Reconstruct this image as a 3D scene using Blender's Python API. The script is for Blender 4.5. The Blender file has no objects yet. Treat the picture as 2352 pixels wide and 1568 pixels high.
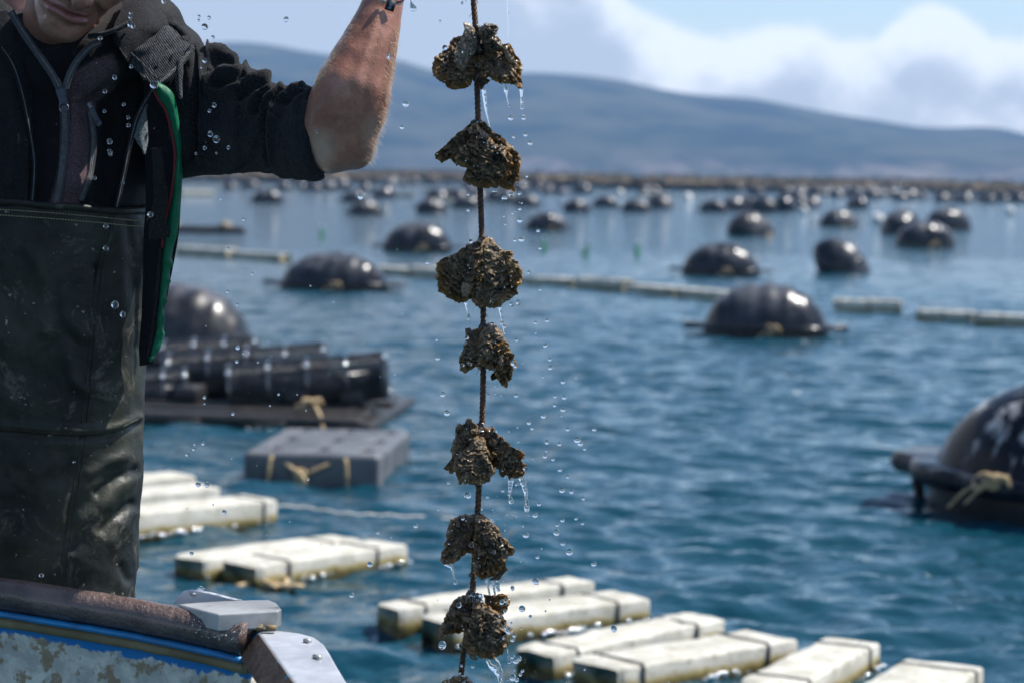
import bpy, math, random
import numpy as np
from mathutils import Vector, Matrix
from mathutils.bvhtree import BVHTree

random.seed(7)
rng = np.random.default_rng(11)
SC = bpy.context.scene
COL = SC.collection
rad = math.radians

# ------------------------------------------------------------------ camera
FPX = 85.0 / 36.0 * 2352.0
CAM = np.array([0.0, 0.0, 1.8])
_p = math.atan((784 - 388) / FPX)
_r = rad(1.03)
F_ = np.array([0, math.cos(_p), -math.sin(_p)])
_U0 = np.array([0, math.sin(_p), math.cos(_p)])
_R0 = np.array([1.0, 0, 0])
R_ = math.cos(_r) * _R0 + math.sin(_r) * _U0
U_ = -math.sin(_r) * _R0 + math.cos(_r) * _U0
cd = bpy.data.cameras.new("camera")
cd.lens = 85
cd.sensor_width = 36
cd.clip_start = 0.05
cd.clip_end = 20000
cd.dof.use_dof = True
cd.dof.focus_distance = 3.60
cd.dof.aperture_fstop = 5.8
cam = bpy.data.objects.new("camera", cd)
cam.matrix_world = Matrix(((R_[0], U_[0], -F_[0], CAM[0]), (R_[1], U_[1], -F_[1], CAM[1]),
                           (R_[2], U_[2], -F_[2], CAM[2]), (0, 0, 0, 1)))
COL.objects.link(cam)
SC.camera = cam

# ------------------------------------------------------------------ sun, sky, exposure
SUN = np.array([0.50, 0.15, 0.80]); SUN /= np.linalg.norm(SUN)
SUN_EL = math.asin(SUN[2]); SUN_AZ = math.atan2(SUN[0], SUN[1])
sd = bpy.data.lights.new("sun", 'SUN')
sd.energy = 5.0
sd.angle = rad(0.53)
sd.color = (1.0, 0.955, 0.885)
so = bpy.data.objects.new("sun", sd)
so.rotation_euler = Vector(SUN).to_track_quat('Z', 'Y').to_euler()
so.location = (3, 1, 8)
COL.objects.link(so)

SC.view_settings.view_transform = 'Standard'
SC.view_settings.look = 'None'
SC.view_settings.exposure = 0.58
SC.view_settings.gamma = 1.0
SC.view_settings.use_curve_mapping = False
SC.render.engine = 'CYCLES'
SC.cycles.use_denoising = True
SC.cycles.max_bounces = 10
SC.cycles.transmission_bounces = 8
SC.cycles.glossy_bounces = 4
SC.cycles.diffuse_bounces = 3
SC.cycles.volume_bounces = 1
SC.cycles.transparent_max_bounces = 16
SC.cycles.sample_clamp_indirect = 6.0
SC.cycles.caustics_reflective = False
SC.cycles.caustics_refractive = False


class NT:
    """small node-tree helper"""
    def __init__(self, tree):
        self.t = tree; self.n = tree.nodes; self.l = tree.links
    def add(self, typ, **kw):
        nd = self.n.new(typ)
        for k, v in kw.items():
            if k.startswith('i_'):
                key = k[2:]
                key = int(key) if key.isdigit() else key.replace('_', ' ')
                nd.inputs[key].default_value = v
            else:
                setattr(nd, k, v)
        return nd
    def link(self, a, b):
        self.l.new(a, b)
    def math(self, op, a, b=None, c=None, clamp=False):
        nd = self.n.new('ShaderNodeMath'); nd.operation = op; nd.use_clamp = clamp
        for i, x in enumerate((a, b, c)):
            if x is None: continue
            if isinstance(x, (int, float)): nd.inputs[i].default_value = x
            else: self.l.new(x, nd.inputs[i])
        return nd.outputs[0]
    def mix(self, f, a, b, blend='MIX'):
        nd = self.n.new('ShaderNodeMix'); nd.data_type = 'RGBA'; nd.blend_type = blend
        for i, x in ((0, f), (6, a), (7, b)):
            if isinstance(x, (int, float)): nd.inputs[i].default_value = x
            elif isinstance(x, (tuple, list)): nd.inputs[i].default_value = (*x[:3], 1)
            else: self.l.new(x, nd.inputs[i])
        return nd.outputs[2]
    def smooth(self, x, lo, hi, a=0.0, b=1.0):
        nd = self.n.new('ShaderNodeMapRange'); nd.interpolation_type = 'SMOOTHSTEP'
        self.l.new(x, nd.inputs[0])
        for i, v in ((1, lo), (2, hi), (3, a), (4, b)): nd.inputs[i].default_value = v
        return nd.outputs[0]
    def noise(self, vec, scale, detail=5, rough=0.55, dist=0.0, color=False):
        nd = self.n.new('ShaderNodeTexNoise')
        nd.inputs['Scale'].default_value = scale; nd.inputs['Detail'].default_value = detail
        nd.inputs['Roughness'].default_value = rough; nd.inputs['Distortion'].default_value = dist
        if vec is not None: self.l.new(vec, nd.inputs['Vector'])
        return nd.outputs[1 if color else 0]
    def ramp(self, x, pts, interp='LINEAR'):
        nd = self.n.new('ShaderNodeValToRGB'); cr = nd.color_ramp; cr.interpolation = interp
        while len(cr.elements) < len(pts): cr.elements.new(0.5)
        for e, (p, c) in zip(cr.elements, pts):
            e.position = p
            e.color = (c, c, c, 1) if isinstance(c, (int, float)) else (*c, 1)
        self.l.new(x, nd.inputs[0])
        return nd.outputs[0]


def build_world():
    w = bpy.data.worlds.new("World"); SC.world = w; w.use_nodes = True
    N = NT(w.node_tree); N.n.clear()
    sky = N.add('ShaderNodeTexSky', sky_type='NISHITA', sun_disc=False)
    sky.sun_elevation = SUN_EL; sky.sun_rotation = SUN_AZ
    sky.altitude = 0; sky.air_density = 1.0; sky.dust_density = 0.6; sky.ozone_density = 1.4
    tc = N.add('ShaderNodeTexCoord')
    vec = tc.outputs['Generated']
    sp = N.add('ShaderNodeSeparateXYZ'); N.link(vec, sp.inputs[0])
    x, y, z = sp.outputs
    # height of the cumulus bank's top against compass direction (x of the view direction), as the far bank outlines
    hp = []
    def el(u, v): return (388 + 0.018 * (u - 1176) - v) / FPX
    for u, v in ((-1200, -2200), (600, -1500), (1000, -900), (1250, -260), (1350, -60), (1430, 0), (1520, 62), (1640, 86), (1720, 78), (1850, 50), (1910, 100), (1975, 92), (2030, 30), (2100, -6), (2150, 12), (2210, 84), (2290, 92), (2352, 66), (2600, 10), (3200, 40)):
        hp.append((0.5 + (u - 1176) / FPX, el(u, v) / 0.5))
    hx = N.math('ADD', x, 0.5)
    h = N.ramp(hx, [(min(1, max(0, a)), b) for a, b in hp], 'B_SPLINE')
    h = N.math('MULTIPLY', h, 0.5)
    back = N.math('LESS_THAN', y, 0.0)
    h = N.math('ADD', N.math('MULTIPLY', h, N.math('SUBTRACT', 1.0, back)), N.math('MULTIPLY', back, 0.06))
    mp = N.add('ShaderNodeMapping'); N.link(vec, mp.inputs[0]); mp.inputs['Scale'].default_value = (1, 1, 1.25)
    n1 = N.noise(mp.outputs[0], 46, 8, 0.6, 0.4)
    n2 = N.noise(mp.outputs[0], 19, 5, 0.5)
    d = N.math('SUBTRACT', h, z)
    e = N.math('ADD', d, N.math('MULTIPLY', N.math('SUBTRACT', n1, 0.5), 0.017))
    mask = N.smooth(e, -0.0018, 0.0044)
    # open-sky scattered clouds higher up, all round
    nh = N.noise(vec, 3.1, 8, 0.6, 0.2)
    hi = N.smooth(nh, 0.60, 0.78)
    hi = N.math('MULTIPLY', hi, N.smooth(z, 0.09, 0.25))
    # light and grey within the bank
    lit = N.math('ADD', N.math('MULTIPLY', N.math('SUBTRACT', n2, 0.5), 3.2), N.math('MULTIPLY', N.math('SUBTRACT', n1, 0.5), 2.2))
    lit = N.math('ADD', lit, N.smooth(d, 0.035, 0.0))
    lit = N.math('ADD', lit, N.smooth(x, -0.07, 0.07, -0.95, 0.10))
    litf = N.smooth(lit, -0.35, 1.15)
    ccol = N.mix(litf, (3.9, 4.1, 4.2), (8.1, 8.0, 7.7))
    col = N.mix(N.math('MULTIPLY', mask, 0.93), sky.outputs[0], ccol)
    col = N.mix(N.math('MULTIPLY', hi, 0.5), col, (7.2, 7.6, 8.2))
    bg = N.add('ShaderNodeBackground'); N.link(col, bg.inputs[0]); bg.inputs[1].default_value = 0.108
    out = N.add('ShaderNodeOutputWorld'); N.link(bg.outputs[0], out.inputs[0])
    return w

build_world()


# ------------------------------------------------------------------ geometry helpers
def ray(u, v):
    return F_ + (u - 1176) / FPX * R_ - (v - 784) / FPX * U_

def P(u, v, d):
    """point seen at photo pixel (u, v) of the 2352 px wide view, d metres away along the view axis"""
    return CAM + d * ray(u, v)

def W(u, v, z=0.0):
    """point of the level plane z seen at pixel (u, v)"""
    r = ray(u, v)
    return CAM + (z - CAM[2]) / r[2] * r

def project(V):
    q = V - CAM
    d = q @ F_
    return 1176 + FPX * (q @ R_) / d, 784 - FPX * (q @ U_) / d, d

_perm = np.random.default_rng(3).permutation(256).astype(np.int32)
_perm = np.concatenate([_perm, _perm, _perm])
_grad = np.random.default_rng(4).normal(size=(256, 3)).astype(np.float32)
_grad /= np.linalg.norm(_grad, axis=1)[:, None]

def pnoise(p):
    p = np.asarray(p, np.float32)
    i = np.floor(p).astype(np.int32); f = p - i
    i &= 255
    w = f * f * f * (f * (f * 6 - 15) + 10)
    out = np.zeros(len(p), np.float32)
    for dx in (0, 1):
        for dy in (0, 1):
            for dz in (0, 1):
                h = _perm[_perm[_perm[i[:, 0] + dx] + i[:, 1] + dy] + i[:, 2] + dz]
                g = _grad[h]
                v = g[:, 0] * (f[:, 0] - dx) + g[:, 1] * (f[:, 1] - dy) + g[:, 2] * (f[:, 2] - dz)
                ww = (w[:, 0] if dx else 1 - w[:, 0]) * (w[:, 1] if dy else 1 - w[:, 1]) * (w[:, 2] if dz else 1 - w[:, 2])
                out += ww * v
    return out * 1.6

def fbm(p, scale, octv=4, gain=0.5, off=0.0):
    a = 1.0; s = 0.0; t = 0
    for k in range(octv):
        t = t + a * pnoise(np.asarray(p) * (scale * 2 ** k) + off + 17.3 * k)
        s += a; a *= gain
    return t / s

def ridged(p, scale, octv=4, gain=0.5, off=0.0):
    a = 1.0; s = 0.0; t = 0
    for k in range(octv):
        t = t + a * (1 - 2 * np.abs(pnoise(np.asarray(p) * (scale * 2 ** k) + off + 9.7 * k)))
        s += a; a *= gain
    return t / s

ORIG = {}

def tag(o, label=None, cat=None, group=None, kind=None):
    if label: o['label'] = label
    if cat: o['category'] = cat
    if group: o['group'] = group
    if kind: o['kind'] = kind
    return o

def thing(name, loc, label, cat, group=None):
    o = bpy.data.objects.new(name, None); COL.objects.link(o)
    o.location = Vector(loc); o.empty_display_size = 0.1
    ORIG[o.name] = np.array(loc, float)
    return tag(o, label, cat, group)

def make_mesh(name, V, F, smooth=True, attrs=None):
    me = bpy.data.meshes.new(name)
    V = np.asarray(V, np.float32)
    if isinstance(F, np.ndarray):
        n, k = F.shape
        me.vertices.add(len(V)); me.vertices.foreach_set('co', V.ravel())
        me.loops.add(n * k); me.loops.foreach_set('vertex_index', F.astype(np.int32).ravel())
        me.polygons.add(n)
        me.polygons.foreach_set('loop_start', np.arange(0, n * k, k, dtype=np.int32))
        try: me.polygons.foreach_set('loop_total', np.full(n, k, np.int32))
        except Exception: pass
        me.update(calc_edges=True); me.validate()
    else:
        me.from_pydata(V.tolist(), [], F); me.update()
    if smooth and len(me.polygons):
        me.polygons.foreach_set('use_smooth', np.ones(len(me.polygons), bool))
    for k, a in (attrs or {}).items():
        at = me.attributes.new(k, 'FLOAT', 'POINT'); at.data.foreach_set('value', np.asarray(a, np.float32))
    return me

def link(name, me, mat=None, parent=None):
    o = bpy.data.objects.new(name, me); COL.objects.link(o)
    if mat is not None and len(me.materials) == 0: me.materials.append(mat)
    if parent is not None: o.parent = parent
    ORIG[o.name] = ORIG.get(parent.name, np.zeros(3)) if parent is not None else np.zeros(3)
    return o

def mesh(name, V, F, mat, parent=None, smooth=True, attrs=None, local=False):
    """V in world space (local=True: in the parent's space); ONE mesh object"""
    V = np.asarray(V, float)
    if parent is not None and not local: V = V - ORIG[parent.name]
    return link(name, make_mesh(name, V, F, smooth, attrs), mat, parent)

def solo(name, V, F, mat, label, cat, group=None, smooth=True, attrs=None):
    """a thing that is one mesh, its origin at its base centre"""
    V = np.asarray(V, float)
    b = np.array([V[:, 0].mean(), V[:, 1].mean(), V[:, 2].min()])
    o = link(name, make_mesh(name, V - b, F, smooth, attrs), mat)
    o.location = Vector(b); ORIG[o.name] = b
    return tag(o, label, cat, group)

def grid_faces(n, m, wrap=False):
    """n rows x m columns of vertices"""
    j = np.arange(m if wrap else m - 1)
    i = np.arange(n - 1)
    I, J = np.meshgrid(i, j, indexing='ij')
    J2 = (J + 1) % m
    return np.stack([I * m + J, I * m + J2, (I + 1) * m + J2, (I + 1) * m + J], -1).reshape(-1, 4)

def join(parts):
    """parts: list of (V, F) with quad/tri ndarray or list faces -> one (V, list F)"""
    Vs = []; Fs = []; o = 0
    allnd = all(isinstance(f, np.ndarray) for _, f in parts) and len({f.shape[1] for _, f in parts}) == 1
    for V, F in parts:
        Vs.append(np.asarray(V, float))
        if allnd: Fs.append(F + o)
        else: Fs.extend([[int(i) + o for i in f] for f in F])
        o += len(V)
    return np.concatenate(Vs), (np.concatenate(Fs) if allnd else Fs)

def frames(P_):
    P_ = np.asarray(P_, float); n = len(P_)
    T = np.gradient(P_, axis=0); T /= np.linalg.norm(T, axis=1)[:, None] + 1e-12
    ref = np.array([0, 1.0, 0]) if abs(T[0][1]) < 0.9 else np.array([1.0, 0, 0])
    A = np.zeros_like(P_); a = np.cross(T[0], ref); a /= np.linalg.norm(a); A[0] = a
    for i in range(1, n):
        a = A[i - 1] - T[i] * (A[i - 1] @ T[i]); A[i] = a / (np.linalg.norm(a) + 1e-12)
    return T, A, np.cross(T, A)

def tube(pts, r, n=8, cap=True):
    pts = np.asarray(pts, float); k = len(pts)
    r = np.broadcast_to(np.asarray(r, float), (k,))
    T, A, B = frames(pts)
    a = np.linspace(0, 2 * np.pi, n, endpoint=False)
    V = pts[:, None, :] + r[:, None, None] * (np.cos(a)[None, :, None] * A[:, None, :] + np.sin(a)[None, :, None] * B[:, None, :])
    V = V.reshape(-1, 3)
    F = grid_faces(k, n, True)
    if cap:
        V = np.concatenate([V, pts[:1], pts[-1:]])
        c0, c1 = k * n, k * n + 1
        j = np.arange(n); j2 = (j + 1) % n
        F = np.concatenate([F, np.stack([np.full(n, c0), j2, j, np.full(n, c0)], -1)[:, [0, 1, 2, 2]],
                            np.stack([np.full(n, c1), (k - 1) * n + j, (k - 1) * n + j2, (k - 1) * n + j2], -1)])
        F = [list(dict.fromkeys(f)) for f in F.tolist()]
    return V, F

def spline(pts, n):
    """Catmull-Rom through pts (any dimension)"""
    p = np.asarray(pts, float)
    if len(p) < 3:
        t = np.linspace(0, 1, n)[:, None]; return p[0] * (1 - t) + p[-1] * t
    q = np.concatenate([[2 * p[0] - p[1]], p, [2 * p[-1] - p[-2]]])
    s = np.linspace(0, len(p) - 1 - 1e-9, n); i = s.astype(int); f = (s - i)[:, None]
    a, b, c, d = q[i], q[i + 1], q[i + 2], q[i + 3]
    return 0.5 * (2 * b + (c - a) * f + (2 * a - 5 * b + 4 * c - d) * f ** 2 + (3 * b - a - 3 * c + d) * f ** 3)

def box(c, s, rot=None):
    c = np.asarray(c, float); s = np.asarray(s, float) / 2
    V = np.array([[x, y, z] for x in (-1, 1) for y in (-1, 1) for z in (-1, 1)]) * s
    if rot is not None: V = V @ np.asarray(rot).T
    F = [[0, 1, 3, 2], [4, 6, 7, 5], [0, 4, 5, 1], [2, 3, 7, 6], [0, 2, 6, 4], [1, 5, 7, 3]]
    return V + c, np.array(F)

def icosphere(sub=2):
    import bmesh
    bm = bmesh.new(); bmesh.ops.create_icosphere(bm, subdivisions=sub, radius=1.0)
    V = np.array([v.co[:] for v in bm.verts]); F = np.array([[v.index for v in f.verts] for f in bm.faces]); bm.free()
    return V, F

def prism(top, bottom):
    """closed solid between two polygons with the same number of points"""
    n = len(top); V = np.concatenate([top, bottom])
    F = [list(range(n)), list(range(2 * n - 1, n - 1, -1))]
    for i in range(n):
        j = (i + 1) % n; F.append([i, n + i, n + j, j])
    return V, F

def bevel(o, w=0.01, seg=2):
    m = o.modifiers.new('edge', 'BEVEL'); m.width = w; m.segments = seg; m.limit_method = 'ANGLE'; m.angle_limit = rad(35)
    return o

def vnormals(V, F):
    N = np.zeros_like(V)
    a, b, c = V[F[:, 0]], V[F[:, 1]], V[F[:, 2]]
    fn = np.cross(b - a, c - a)
    if F.shape[1] == 4: fn = fn + np.cross(c - a, V[F[:, 3]] - a)
    for k in range(F.shape[1]): np.add.at(N, F[:, k], fn)
    return N / (np.linalg.norm(N, axis=1)[:, None] + 1e-12)

def polydist(u, v, pl):
    """pixel distance of points to a polyline"""
    best = np.full(len(u), 1e9)
    for (x0, y0), (x1, y1) in zip(pl[:-1], pl[1:]):
        dx, dy = x1 - x0, y1 - y0
        t = np.clip(((u - x0) * dx + (v - y0) * dy) / (dx * dx + dy * dy + 1e-9), 0, 1)
        best = np.minimum(best, np.hypot(u - x0 - t * dx, v - y0 - t * dy))
    return best

def folds(V, F, lines):
    """raise (h > 0) or press in folds of cloth along lines (list of (pixel polyline, width px, height m))"""
    u, v, d = project(V); N = vnormals(V, F)
    facing = np.clip(-(N @ F_) * 2.5 + 0.6, 0, 1)
    disp = np.zeros(len(V))
    for pl, w, h in lines:
        pl = spline(pl, 14) if len(pl) > 2 else pl
        disp += h * np.exp(-(polydist(u, v, pl) / w) ** 2)
    return V + N * (disp * facing)[:, None]

# ------------------------------------------------------------------ distance fields -> closed surfaces
class Field:
    def __init__(self, xs, ys, zs):
        self.c = [np.asarray(a, np.float32) for a in (xs, ys, zs)]
        self.S = np.full([len(a) for a in self.c], 0.5, np.float32)
    def block(self, lo, hi):
        sl = []
        for a, l, h in zip(self.c, lo, hi):
            i0 = max(0, np.searchsorted(a, l) - 1); i1 = min(len(a), np.searchsorted(a, h) + 1)
            if i1 <= i0: return None
            sl.append(slice(i0, i1))
        X, Y, Z = self.c[0][sl[0]][:, None, None], self.c[1][sl[1]][None, :, None], self.c[2][sl[2]][None, None, :]
        return tuple(sl), X, Y, Z
    def put(self, fn, lo, hi, k=0.01, sub=False, m=None):
        m = m or (k * 1.2 + 0.02)
        b = self.block(np.asarray(lo) - m, np.asarray(hi) + m)
        if b is None: return
        sl, X, Y, Z = b
        d = fn(X, Y, Z).astype(np.float32); s = self.S[sl]
        if sub:
            d = -d; h = np.clip(0.5 - 0.5 * (s - d) / k, 0, 1)
            self.S[sl] = s + (d - s) * h + k * h * (1 - h)
        else:
            h = np.clip(0.5 + 0.5 * (s - d) / k, 0, 1)
            self.S[sl] = s + (d - s) * h - k * h * (1 - h)
    def cap(self, a, b, r0, r1=None, k=0.01, sub=False):
        r1 = r0 if r1 is None else r1
        a = np.asarray(a, float); b = np.asarray(b, float); ba = b - a; L = ba @ ba + 1e-12; R = max(r0, r1)
        def fn(X, Y, Z):
            t = np.clip(((X - a[0]) * ba[0] + (Y - a[1]) * ba[1] + (Z - a[2]) * ba[2]) / L, 0, 1)
            return np.sqrt((X - a[0] - t * ba[0]) ** 2 + (Y - a[1] - t * ba[1]) ** 2 + (Z - a[2] - t * ba[2]) ** 2) - (r0 + (r1 - r0) * t)
        self.put(fn, np.minimum(a, b) - R, np.maximum(a, b) + R, k, sub)
    def chain(self, pts, rs, k=0.01, sub=False):
        for i in range(len(pts) - 1): self.cap(pts[i], pts[i + 1], rs[i], rs[i + 1], k, sub)
    def ell(self, c, r, k=0.01, rot=None, sub=False):
        c = np.asarray(c, float); r = np.asarray(r, float); Rm = np.eye(3) if rot is None else np.asarray(rot)
        def fn(X, Y, Z):
            q = [(X - c[0]) * Rm[0, i] + (Y - c[1]) * Rm[1, i] + (Z - c[2]) * Rm[2, i] for i in range(3)]
            k0 = np.sqrt(sum((q[i] / r[i]) ** 2 for i in range(3))); k1 = np.sqrt(sum((q[i] / r[i] ** 2) ** 2 for i in range(3))) + 1e-9
            return k0 * (k0 - 1) / k1
        self.put(fn, c - r.max(), c + r.max(), k, sub)
    def surface(self):
        S = self.S; neg = S < 0
        n = S.shape
        cs = [(0, 0, 0), (1, 0, 0), (0, 1, 0), (1, 1, 0), (0, 0, 1), (1, 0, 1), (0, 1, 1), (1, 1, 1)]
        def crn(A, o): return A[o[0]:n[0] - 1 + o[0], o[1]:n[1] - 1 + o[1], o[2]:n[2] - 1 + o[2]]
        tot = sum(crn(neg, o).astype(np.int8) for o in cs)
        act = (tot > 0) & (tot < 8)
        idx = np.argwhere(act)
        val = np.stack([S[idx[:, 0] + o[0], idx[:, 1] + o[1], idx[:, 2] + o[2]] for o in cs], 0)
        acc = np.zeros((len(idx), 3)); cnt = np.zeros(len(idx))
        for a in range(8):
            for b in range(a + 1, 8):
                if sum(abs(cs[a][q] - cs[b][q]) for q in range(3)) != 1: continue
                m = (val[a] < 0) != (val[b] < 0)
                t = np.where(m, val[a] / (val[a] - val[b] + 1e-20), 0)
                pa, pb = np.array(cs[a], float), np.array(cs[b], float)
                acc += m[:, None] * (pa + t[:, None] * (pb - pa)); cnt += m
        loc = idx + acc / cnt[:, None]
        V = np.stack([np.interp(loc[:, q], np.arange(n[q]), self.c[q]) for q in range(3)], -1)
        ids = np.full(act.shape, -1, np.int64); ids[act] = np.arange(len(idx))
        Fs = []
        for ax in range(3):
            sl0 = [slice(None)] * 3; sl1 = [slice(None)] * 3
            sl0[ax] = slice(0, n[ax] - 1); sl1[ax] = slice(1, n[ax])
            ch = neg[tuple(sl0)] != neg[tuple(sl1)]
            e = np.argwhere(ch)
            b, c = (ax + 1) % 3, (ax + 2) % 3
            ok = (e[:, b] > 0) & (e[:, c] > 0) & (e[:, b] < n[b] - 1) & (e[:, c] < n[c] - 1)
            e = e[ok]
            q = []
            for db, dc in ((-1, -1), (0, -1), (0, 0), (-1, 0)):
                g = e.copy(); g[:, b] += db; g[:, c] += dc
                q.append(ids[g[:, 0], g[:, 1], g[:, 2]])
            q = np.stack(q, -1)
            ins = neg[e[:, 0], e[:, 1], e[:, 2]]
            q[~ins] = q[~ins][:, ::-1]
            Fs.append(q)
        return V, np.concatenate(Fs)

def axis(lo, hi, base, dense=()):
    """coordinates from lo to hi, base spacing, finer inside (a, b, step) ranges"""
    out = [lo]
    while out[-1] < hi:
        s = base
        for a, b, st in dense:
            if a <= out[-1] <= b: s = min(s, st)
        out.append(out[-1] + s)
    return np.array(out)

def caster(*objs):
    T = []
    for o in objs:
        me = o.data; off = ORIG[o.name]
        V = np.empty(len(me.vertices) * 3, np.float32); me.vertices.foreach_get('co', V)
        V = V.reshape(-1, 3) + off
        T.append(BVHTree.FromPolygons(V.tolist(), [list(p.vertices) for p in me.polygons]))
    def hit(u, v, lift=0.0, dflt=3.6):
        r = ray(u, v); r = r / np.linalg.norm(r); best = None
        for t in T:
            h = t.ray_cast(Vector(CAM), Vector(r))
            if h[0] is not None and (best is None or h[3] < best[3]): best = h
        if best is None: return P(u, v, dflt) - r * lift, -r
        return np.array(best[0]) - r * lift, np.array(best[1])
    return hit

# ------------------------------------------------------------------ materials
MATS = {}
def newmat(name):
    m = bpy.data.materials.new(name); m.use_nodes = True
    N = NT(m.node_tree); N.n.clear()
    out = N.add('ShaderNodeOutputMaterial'); b = N.add('ShaderNodeBsdfPrincipled')
    N.link(b.outputs[0], out.inputs[0]); MATS[name] = m
    return m, N, b, out

def coords(N, rnd=True):
    tc = N.add('ShaderNodeTexCoord'); v = tc.outputs['Object']
    if rnd:
        oi = N.add('ShaderNodeObjectInfo')
        va = N.add('ShaderNodeVectorMath', operation='ADD')
        cb = N.add('ShaderNodeCombineXYZ')
        s = N.math('MULTIPLY', oi.outputs['Random'], 37.0)
        for i in range(3): N.link(s, cb.inputs[i])
        N.link(v, va.inputs[0]); N.link(cb.outputs[0], va.inputs[1]); v = va.outputs[0]
    return v, tc

def setp(N, b, **kw):
    for k, v in kw.items():
        key = {'base': 'Base Color', 'rough': 'Roughness', 'metal': 'Metallic', 'spec': 'Specular IOR Level', 'coat': 'Coat Weight',
               'coat_r': 'Coat Roughness', 'sheen': 'Sheen Weight', 'sheen_r': 'Sheen Roughness', 'sss': 'Subsurface Weight', 'trans': 'Transmission Weight', 'ior': 'IOR', 'normal': 'Normal', 'alpha': 'Alpha'}[k]
        if isinstance(v, (int, float)): b.inputs[key].default_value = v
        elif isinstance(v, tuple): b.inputs[key].default_value = (*v, 1)
        else: N.link(v, b.inputs[key])

def bumpn(N, h, strength=0.5, dist=0.005, normal=None):
    nd = N.add('ShaderNodeBump'); nd.inputs['Strength'].default_value = strength; nd.inputs['Distance'].default_value = dist
    N.link(h, nd.inputs['Height'])
    if normal is not None: N.link(normal, nd.inputs['Normal'])
    return nd.outputs[0]

def M(name, c1, c2=None, scale=8, lo=0.35, hi=0.65, rough=0.5, r2=None, bump=0.0, bscale=60, bdist=0.004, detail=6, c3=None, s3=30, t3=(0.6, 0.7), **kw):
    m, N, b, out = newmat(name)
    v, _ = coords(N)
    if c2 is None: setp(N, b, base=tuple(c1))
    else:
        n = N.smooth(N.noise(v, scale, detail), lo, hi)
        col = N.mix(n, c1, c2)
        if c3 is not None: col = N.mix(N.smooth(N.noise(v, s3, 6, 0.6), *t3), col, c3)
        setp(N, b, base=col)
    if r2 is None: setp(N, b, rough=rough)
    else: setp(N, b, rough=N.smooth(N.noise(v, scale * 2.3, 4), 0.35, 0.65, rough, r2))
    if bump: setp(N, b, normal=bumpn(N, N.noise(v, bscale, 6, 0.6), bump, bdist))
    setp(N, b, **kw)
    return m

# sea objects
def buoy_mat(name, dusty_highlight, amt, z0, z1, rough):
    m, N, b, out = newmat(name)
    v, tc = coords(N)
    sp = N.add('ShaderNodeSeparateXYZ'); N.link(tc.outputs['Object'], sp.inputs[0])
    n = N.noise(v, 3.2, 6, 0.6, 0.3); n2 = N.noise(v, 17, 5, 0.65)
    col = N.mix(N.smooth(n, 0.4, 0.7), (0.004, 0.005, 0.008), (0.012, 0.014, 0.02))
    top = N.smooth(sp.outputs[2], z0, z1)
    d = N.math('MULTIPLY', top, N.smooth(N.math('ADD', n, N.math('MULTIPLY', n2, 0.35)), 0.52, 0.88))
    col = N.mix(N.math('MULTIPLY', d, amt), col, dusty_highlight)  # pale highlights painted on the buoy tops as a dusty mottle
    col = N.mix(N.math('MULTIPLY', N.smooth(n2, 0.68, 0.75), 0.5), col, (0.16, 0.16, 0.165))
    setp(N, b, base=col, rough=N.math('ADD', rough, N.math('MULTIPLY', d, 0.22)), spec=0.35, normal=bumpn(N, n, 0.12, 0.01))
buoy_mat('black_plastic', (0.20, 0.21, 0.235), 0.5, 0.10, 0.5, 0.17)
M('worn_plastic', (0.008, 0.009, 0.012), (0.10, 0.10, 0.115), 3, 0.45, 0.75, rough=0.28, r2=0.5, bump=0.25, bscale=20)
def streak_highlight_mat():
    m, N, b, out = newmat('streaked_highlight_plastic')
    v, tc = coords(N, False)
    mp = N.add('ShaderNodeMapping'); N.link(v, mp.inputs[0]); mp.inputs['Scale'].default_value = (9, 9, 1.3)
    n = N.noise(mp.outputs[0], 1.0, 6, 0.65, 0.2); n2 = N.noise(v, 4, 5, 0.6); n3 = N.noise(v, 30, 4, 0.6)
    sp = N.add('ShaderNodeSeparateXYZ'); N.link(v, sp.inputs[0])
    st = N.math('MULTIPLY', N.smooth(n, 0.50, 0.58), N.math('MULTIPLY', N.smooth(sp.outputs[2], 0.15, 0.45), N.smooth(n2, 0.36, 0.5)))
    col = N.mix(N.smooth(n2, 0.4, 0.7), (0.003, 0.005, 0.010), (0.010, 0.014, 0.024))
    col = N.mix(N.math('MULTIPLY', st, 0.8), col, (0.42, 0.42, 0.43))  # specular streaks painted white into the upper body colour
    setp(N, b, base=col, rough=0.2, spec=0.15, normal=bumpn(N, n2, 0.15, 0.01))
streak_highlight_mat()
M('mesh_plastic', (0.014, 0.016, 0.02), (0.04, 0.043, 0.05), 9, rough=0.22, spec=0.6)
M('hoop_plastic', (0.02, 0.022, 0.028), rough=0.1, coat=1.0, coat_r=0.05)
MATS['hoop_plastic'].node_tree.nodes['Principled BSDF'].inputs['Coat IOR'].default_value = 1.9
M('grey_plastic', (0.055, 0.06, 0.068), (0.12, 0.125, 0.135), 5, 0.3, 0.7, rough=0.4, r2=0.55, bump=0.2, bscale=12)
M('dark_timber', (0.010, 0.009, 0.008), (0.032, 0.026, 0.022), 9, rough=0.42, bump=0.5, bscale=30)
M('tan_rope', (0.30, 0.21, 0.11), (0.50, 0.38, 0.22), 30, rough=0.8, bump=0.6, bscale=220)
M('tan_timber', (0.10, 0.075, 0.05), (0.36, 0.28, 0.19), 0.8, rough=0.8)
M('strap_black', (0.02, 0.02, 0.022), rough=0.5)
M('white_plastic', (0.75, 0.75, 0.73), (0.62, 0.60, 0.55), 5, rough=0.35)
M('pale_line', (0.65, 0.63, 0.58), rough=0.6)
M('green_bottle', (0.16, 0.58, 0.28), rough=0.15, trans=0.5)
M('bottle_cap', (0.7, 0.75, 0.7), rough=0.3)
M('bubble_glint', (0.9, 0.9, 0.88), rough=0.12, metal=0.85)  # mirror metal for the beads added as sun glints

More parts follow.
